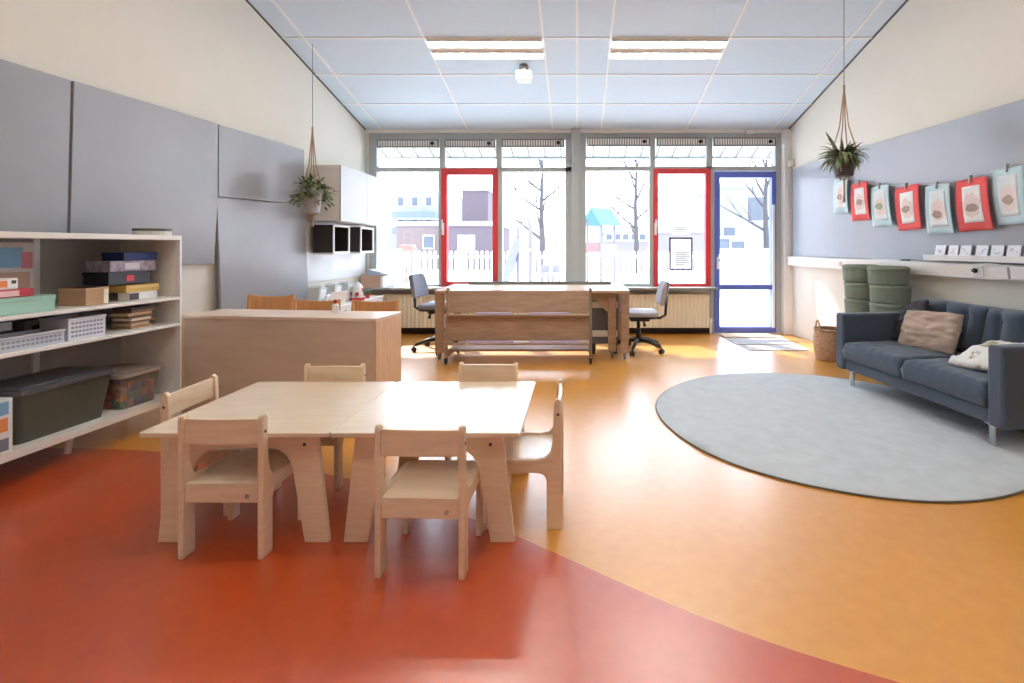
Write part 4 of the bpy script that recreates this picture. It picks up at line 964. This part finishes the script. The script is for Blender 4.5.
# wicker basket
t = thing('wicker_basket', 'wicker basket with loop handle between sofa and door', 'basket', (2.70, 5.29, 0))
WICK = mat('wicker', (206, 176, 150), .8, col2=(160, 122, 98), scale=30, stretch=(1, 1, 6))
m = MB(); n = 60
def wv(u, v):
    r = (.112+.045*math.sin(PI*(.15+.6*v)))*(1+.02*math.sin(u*2*PI*30+PI*int(v*16))); z = .005+.315*v
    return Vector((r*math.cos(2*PI*u), r*math.sin(2*PI*u), z + .0))
m.grid(wv, 120, 32, True); m.build('woven_body', WICK, t, smooth=True)
MB().lathe([(.11, .004), (.13, .008), (.001, .0085)], 24, close=False).build('base', WICK, t)
MB().tube([(.146*math.cos(2*PI*k/32), .146*math.sin(2*PI*k/32), .322) for k in range(33)], .013, 8).build('rim', WICK, t, smooth=True)
for s in (0, PI):
    a0 = PI+.25+s
    pts = []
    for k in range(13):
        q = PI*k/12; a = a0 - .3+.6*k/12
        pts.append((.148*math.cos(a)*1.03, .148*math.sin(a)*1.03, .30+.12*math.sin(q)))
    MB().tube(pts, .009, 8).build('handle', WICK, t, smooth=True)
# door mats
def fy(py): return F*EYE/(py-VY)
def mat_poly(name, label, pts, th, mm):
    o = MB().prism([((a-VX)*fy(b)/F, fy(b)) for a, b in pts], 'z', .0005, th).build(name, mm, None, .002); return tag(o, label, 'mat')
mat_poly('floor_mat', 'large pale grey mat in front of the blue door', [(719.5, 335.8), (736.5, 345), (797, 345), (779, 335.8)], .008, mat('grey mat', (186, 184, 186), .95, bump=.3, bscale=300, var=.08, scale=80))
mat_poly('floor_mat', 'narrow grey mat strip nearest the room before the door', [(739.5, 345.7), (749.5, 350.7), (809, 350.7), (799.5, 345.7)], .008, mat('light mat', (200, 198, 200), .95, bump=.3, bscale=300, var=.08, scale=80))
m = MB().prism([(-.33, -.13), (.33, -.13), (.33, .13), (-.33, .13)], 'z', 0, .012).build('door_mat', mat('coir mat', (206, 182, 150), .95, bump=.4, bscale=300)); m.location = (2.27, 6.60, .0085)
tag(m, 'small beige coir mat lying at the blue door', 'mat')

# ------------------------------------------------------------------ outside
PAVE = mat('pale paving', (226, 224, 218), .9, var=.04, scale=2)
struct(box('ground', PAVE, (-45, 45, BACK+.13, 90, -.15, -.05), bevel=0))
t = thing('eaves_canopy', 'pale slatted eaves canopy outside above the windows', 'canopy')
CAN = mat('pale green canopy', (190, 204, 198), .7)
m = MB(); m.slab(lambda u, v: Vector((-3.4+6.8*u, 7.05+.75*v, 2.86-.24*v)), lambda u, v: Vector((-3.4+6.8*u, 7.05+.75*v, 2.90-.24*v)), 1, 1); m.build('panel', CAN, t)
box('gutter', mat('grey gutter', (150, 156, 158), .5), (-3.4, 3.4, 7.801, 7.86, 2.585, 2.66), t)
for i in range(27):
    x = -3.25+.25*i; m = MB(); m.prism([(7.08, 2.845), (7.79, 2.618), (7.79, 2.606), (7.08, 2.833)], 'x', x-.009, x+.009); m.build('bracket', mat('dark bracket', (90, 94, 96), .5), t)
# picket fences
PK = mat('white picket paint', (226, 226, 228), .6)
def fence(x0, x1, y, label):
    t = thing('picket_fence', label, 'fence', (x0, y, -.05), 0, 'white picket fence round the playground')
    w = x1-x0; m = MB(); n = int(w/.17)
    for i in range(n):
        x = .06+(w-.12)*(i+.5)/n; m.prism([(x-.045, .12), (x+.045, .12), (x+.045, 1.08), (x, 1.12), (x-.045, 1.08)], 'y', -.01, .01)
    m.build('pickets', PK, t)
    for z in (.35, .9): box('rail', PK, (0, w, .012, .05, z, z+.07), t, 0)
    for x in (.03, w-.03): box('post', PK, (x-.03, x+.03, .011, .07, 0, 1.18), t, 0)
fl = ['left end beside the brick building', 'in front of red playhouse box', 'before the low brick building', 'left of the slide', 'behind the slide', 'behind the column', 'behind the teal roofed tower', 'left of the second tree']
for i in range(8): fence(-9.2+i*1.9, -9.2+(i+1)*1.9-.02, 15.0, 'white picket fence section outside, ' + fl[i])
t = thing('board_fence', 'plain white board fence seen through the blue door', 'fence', (3.2, 12.0, -.05))
m = MB()
for i in range(24): m.box(.02+i*.13, .02+i*.13+.125, 0, .02, 0, 1.15)
m.build('boards', PK, t); box('cap_rail', PK, (0, 3.16, -.02, .04, 1.151, 1.2), t, 0)
# buildings
BRICK_P = mat('pale brick', (104, 90, 90), .9, var=.08, scale=40); BRICK = mat('brown brick', (86, 76, 82), .9, var=.1, scale=40); PLAS = mat('pale render', (126, 128, 134), .9); DKW = mat('dark outside window', (84, 88, 96), .6, spec=.2)
def bpx(a, b, c, d, y):  # picture rectangle at depth y
    p, q = at(a, d, y), at(b, c, y); return p.x, q.x, p.z, q.z
def building(name, label, px0, px1, pytop, y, depth, mm, wins=(), roof=.25, win_mat=None):
    x0, x1, _, z1 = bpx(px0, px1, pytop, 260, y)
    t = thing(name, label, 'building', ((x0+x1)/2, y, -.05)); hw = (x1-x0)/2; h = z1+.05
    MB().box(-hw, hw, 0, depth, 0, h).build('wall', mm, t); box('roof_edge', mat('grey fascia', (176, 182, 190), .7), (-hw-.08, hw+.08, -.08, depth, h, h+roof), t, 0)
    for a, b, c, d in wins:
        wx0, wx1, wz0, wz1 = bpx(a, b, c, d, y); cx = (x0+x1)/2
        w = box('window', PK, (wx0-cx-.05, wx1-cx+.05, -.06, -.001, wz0+.0, wz1+.1), t, 0)
        box('pane', win_mat or DKW, (wx0-cx, wx1-cx, -.075, -.0605, wz0+.05, wz1+.05), w, 0)
    return t, hw, h
t, hw, h = building('apartment_block', 'pale apartment block with balcony rows behind the left window', 362, 440, 192, 48, 10, PLAS, [(398+14*i, 404+14*i, 197+16*j, 206+16*j) for i in range(3) for j in range(2)])
for j in range(2):
    z = 2.2+1.55*j
    b = box('balcony', PLAS, (-hw*.1, hw*.98, -1.3, -.08, z, z+.18), t, 0); box('railing', mat('bluish railing', (84, 94, 108), .6), (-hw*.1, hw*.98, -1.32, -1.28, z+.18, z+.75), b, 0)
building('brick_building', 'low pale brick building behind the left window pane', 396, 446, 226, 27, 5, BRICK_P, [(424, 434, 236, 248)])
building('brick_building', 'low dark brick building with white door behind left red window', 447, 497, 226, 26, 5, BRICK, [(459, 465.5, 236, 252), (466.5, 474, 236, 252)], win_mat=mat('pale pane', (206, 216, 220), .3))
building('brick_tower', 'square brown brick block above the low brick building', 462, 488, 191, 34, 6, BRICK)
building('school_building', 'long low building with blue fascia and dark window band', 604, 712, 233, 25, 6, mat('sand brick', (116, 110, 110), .9, var=.06, scale=40), [(606+8.3*i, 612+8.3*i, 234, 240) for i in range(6)], .3)
MATS['grey fascia'].node_tree.nodes['Color Ramp'].color_ramp.elements[0].color = rgb(100, 112, 132)
building('white_house', 'white house with one dark window behind the blue door', 718, 800, 188, 28, 6, PLAS, [(747, 763, 197, 221), (723, 735, 227, 236)])
building('garden_shed', 'low grey blue shed behind the white board fence', 719, 746, 239, 16, 1.6, mat('blue grey boards', (88, 96, 106), .8), [(731, 744, 241, 249)], .08)
# round beige hut
hx = at(533, 240, 24); t = thing('round_hut', 'beige round topped hut behind the bare tree and slide', 'hut', (hx.x, 24, -.05))
MB().lathe([(.62, 0), (.62, 1.5), (.55, 2.1), (.35, 2.5), (.02, 2.65)], 24).build('shell', mat('beige hut', (126, 118, 112), .9, var=.05), t, smooth=True); box('doorway', mat('hut door', (150, 132, 116), .9), (-.2, .2, -.635, -.60, .0, 1.2), t, 0)
# orange-red toy house
ox = at(408, 246, 17); t = thing('play_box', 'orange red play box outside behind the left window', 'play equipment', (ox.x, 17, -.05))
MB().prism([(-.26, 0), (.26, 0), (.26, 1.15), (.2, 1.3), (-.2, 1.3), (-.26, 1.15)], 'y', -.2, .2).build('body', mat('orange red panel', (168, 88, 78), .6), t, .02); box('opening', mat('opening dark', (150, 60, 44), .7), (-.1, .1, -.206, -.2005, .0, .5), t, 0)
# trees
BARK = mat('pale bark', (66, 63, 65), .9, var=.12, scale=20)
def tree(label, px, y, height, seed, trunk_r, sway):
    p = at(px, 246, y); t = thing('bare_tree', label, 'tree', (p.x, y, -.05)); rnd = random.Random(seed)
    m = MB(); br = MB()
    MB().tube([(0, 0, 0), (.02, 0, height*.25), (-.03, 0, height*.5), (.02, 0, height*.78), (.0, 0, height)], [trunk_r*1.25, trunk_r, trunk_r*.75, trunk_r*.4, .012], 10).build('trunk', BARK, t, smooth=True)
    def branch(base, d, ln, r, lev):
        pts = [base]; v = d.normalized(); n = 5
        for i in range(n):
            v = (v + Vector((rnd.uniform(-.16, .16), rnd.uniform(-.16, .16), rnd.uniform(-.02, .2)))).normalized(); pts.append(pts[-1]+v*ln/n)
        br.tube(pts, [r*(1-.8*i/n) for i in range(n+1)], 6)
        if lev < (3 if r > .004 else 0) or (lev == 3 and ln > .5):
            for i in range(4 if lev < 2 else 3):
                k = rnd.randrange(1, n+1); dd = v + Vector((rnd.uniform(-.9, .9), rnd.uniform(-.9, .9), rnd.uniform(0, .7))); branch(pts[k], dd, ln*rnd.uniform(.45, .65), r*.5*(1-.1*k), lev+1)
    for i in range(9):
        a = i*2.4+seed; z = height*(.27+.07*i); branch(Vector((0, 0, z)), Vector((math.cos(a)*1.0+sway*(1 if i % 2 else 0), math.sin(a)*.6, .75)), height*(.45-.03*i), trunk_r*.45, 1)
    m.bm.free(); br.build('branches', BARK, t, smooth=True)
tree('bare tree with spreading branches left of the central column', 542, 20.0, 5.6, 3, .11, -.9)
tree('bare tree behind the play tower left of red window', 636, 22.0, 6.0, 8, .11, -.8)
tree('bare tree at right seen through the blue door', 766, 17.0, 5.2, 13, .10, -.7)
# playground
POSTM = mat('play post', (104, 102, 112), .7); TEAL = mat('teal roof', (66, 118, 128), .6)
py_ = 13.0
def pp(px, py): return at(px, py, py_)
c = pp(601, 275); t = thing('play_tower', 'playground tower with teal gable roof behind the right window', 'play equipment', (c.x, py_, -.05))
t.rotation_euler = (0, 0, math.radians(40)); zr = pp(0, 222).z+.05; zt = pp(0, 208).z+.05; q = .25
for x in (-q, q):
    for y in (-q, q): MB().tube([(x, y, 0), (x, y, zr+.02)], .035, 10).build('post', POSTM, t)
for sg in (-1, 1):
    m = MB(); m.prism([(0, zt), (sg*.38, zr-.06), (sg*.38, zr-.10), (0, zt-.04)], 'x', -.36, .36); m.build('roof_panel', TEAL, t)
box('deck', PK, (-q-.03, q+.03, -q-.03, q+.03, 1.0, 1.06), t, 0)
box('side_panel', mat('red play panel', (160, 84, 84), .6), (-q-.055, -q-.036, -q, q, 1.1, 1.36), t, 0); box('side_panel', PK, (-q, q, -q-.055, -q-.036, 1.1, 1.3), t, 0)
c = pp(524, 270); t = thing('slide', 'lilac playground slide with two posts behind the left window', 'play equipment', (c.x, py_, -.05))
for px in (518, 530.5):
    x = pp(px, 0).x-c.x; MB().tube([(x, 0, 0), (x, 0, 1.75)], .045, 10).build('post', POSTM, t)
x1_, x0_ = pp(520, 0).x-c.x, pp(500, 0).x-c.x
MB().prism([(x0_, .25), (x0_+.2, .25), (x1_, 1.2), (x1_, 1.45), (x1_-.12, 1.45)], 'y', -.25, .25).build('chute', mat('lilac slide', (104, 104, 132), .5), t, .01)
box('platform', PK, (x1_, pp(530.5, 0).x-c.x, -.25, .25, 1.12, 1.2), t, 0)
for i, (a, b, w) in enumerate(((541, 549, 'low dark picnic bench outside, left of the pair behind desk'), (552, 560, 'low dark picnic bench outside, right of the pair near column'))):
    p, q = at(a, 268, 14), at(b, 268, 14); t = thing('outdoor_bench', w, 'bench', ((p.x+q.x)/2, 14.0, -.05), 0, 'dark benches in the playground'); hw = (q.x-p.x)/2
    BN = mat('bench wood', (120, 116, 120), .8); box('seat', BN, (-hw, hw, -.15, .15, .40, .45), t, .01); box('backrest', BN, (-hw, hw, .16, .19, .5, .72), t, .01)
    for s in (-1, 1): box('leg', BN, (s*hw*.8-.03, s*hw*.8+.03, -.13, .19, 0, .3995), t, .005)

# ------------------------------------------------------------------ light, world, camera
w = bpy.data.worlds.new('sky'); bpy.context.scene.world = w; w.use_nodes = True
nt = w.node_tree; bg = nt.nodes['Background']
tc = nt.nodes.new('ShaderNodeTexCoord'); sep = nt.nodes.new('ShaderNodeSeparateXYZ'); rp = nt.nodes.new('ShaderNodeValToRGB')
nt.links.new(tc.outputs['Generated'], sep.inputs['Vector']); nt.links.new(sep.outputs['Z'], rp.inputs['Fac']); nt.links.new(rp.outputs['Color'], bg.inputs['Color'])
e_ = rp.color_ramp.elements.new(.16); e_.color = (1.3, 1.42, 1.6, 1); rp.color_ramp.elements[0].color = (.94, .98, 1.05, 1); rp.color_ramp.elements[2].color = (1.2, 1.42, 1.7, 1)
bg.inputs['Strength'].default_value = 2.1
s = bpy.data.lights.new('sun', 'SUN'); s.energy = 4.0; s.angle = math.radians(1.5); s.color = (1, .95, .88)
so = bpy.data.objects.new('sun', s); C.objects.link(so); so.rotation_euler = Vector((.32, -.6, -.62)).to_track_quat('-Z', 'Y').to_euler()
for nm, x0, x1, z0, z1 in (('window_light_portal', wx(377), wx(566), SILL, wz(140)), ('window_light_portal', wx(586), wx(775), .1, wz(139))):
    l = bpy.data.lights.new(nm, 'AREA'); l.shape = 'RECTANGLE'; l.size = x1-x0; l.size_y = z1-z0; l.cycles.is_portal = True
    o = bpy.data.objects.new(nm, l); C.objects.link(o); o.location = ((x0+x1)/2, BACK+.09, (z0+z1)/2); o.rotation_euler = (-PI/2, 0, 0)
cam = bpy.data.cameras.new('camera'); co = bpy.data.objects.new('camera', cam); C.objects.link(co)
co.location = (0, 0, EYE); co.rotation_euler = (PI/2, 0, 0)
cam.sensor_width = 36; cam.sensor_fit = 'HORIZONTAL'; cam.lens = F/1024*36
cam.shift_x = -(VX-512)/1024; cam.shift_y = -(341.5-VY)/1024
cam.clip_start = .05; cam.clip_end = 500
sc = bpy.context.scene; sc.camera = co
sc.view_settings.view_transform = 'Standard'; sc.view_settings.look = 'None'; sc.view_settings.gamma = 1; sc.view_settings.use_curve_mapping = False
sc.view_settings.exposure = 1.33
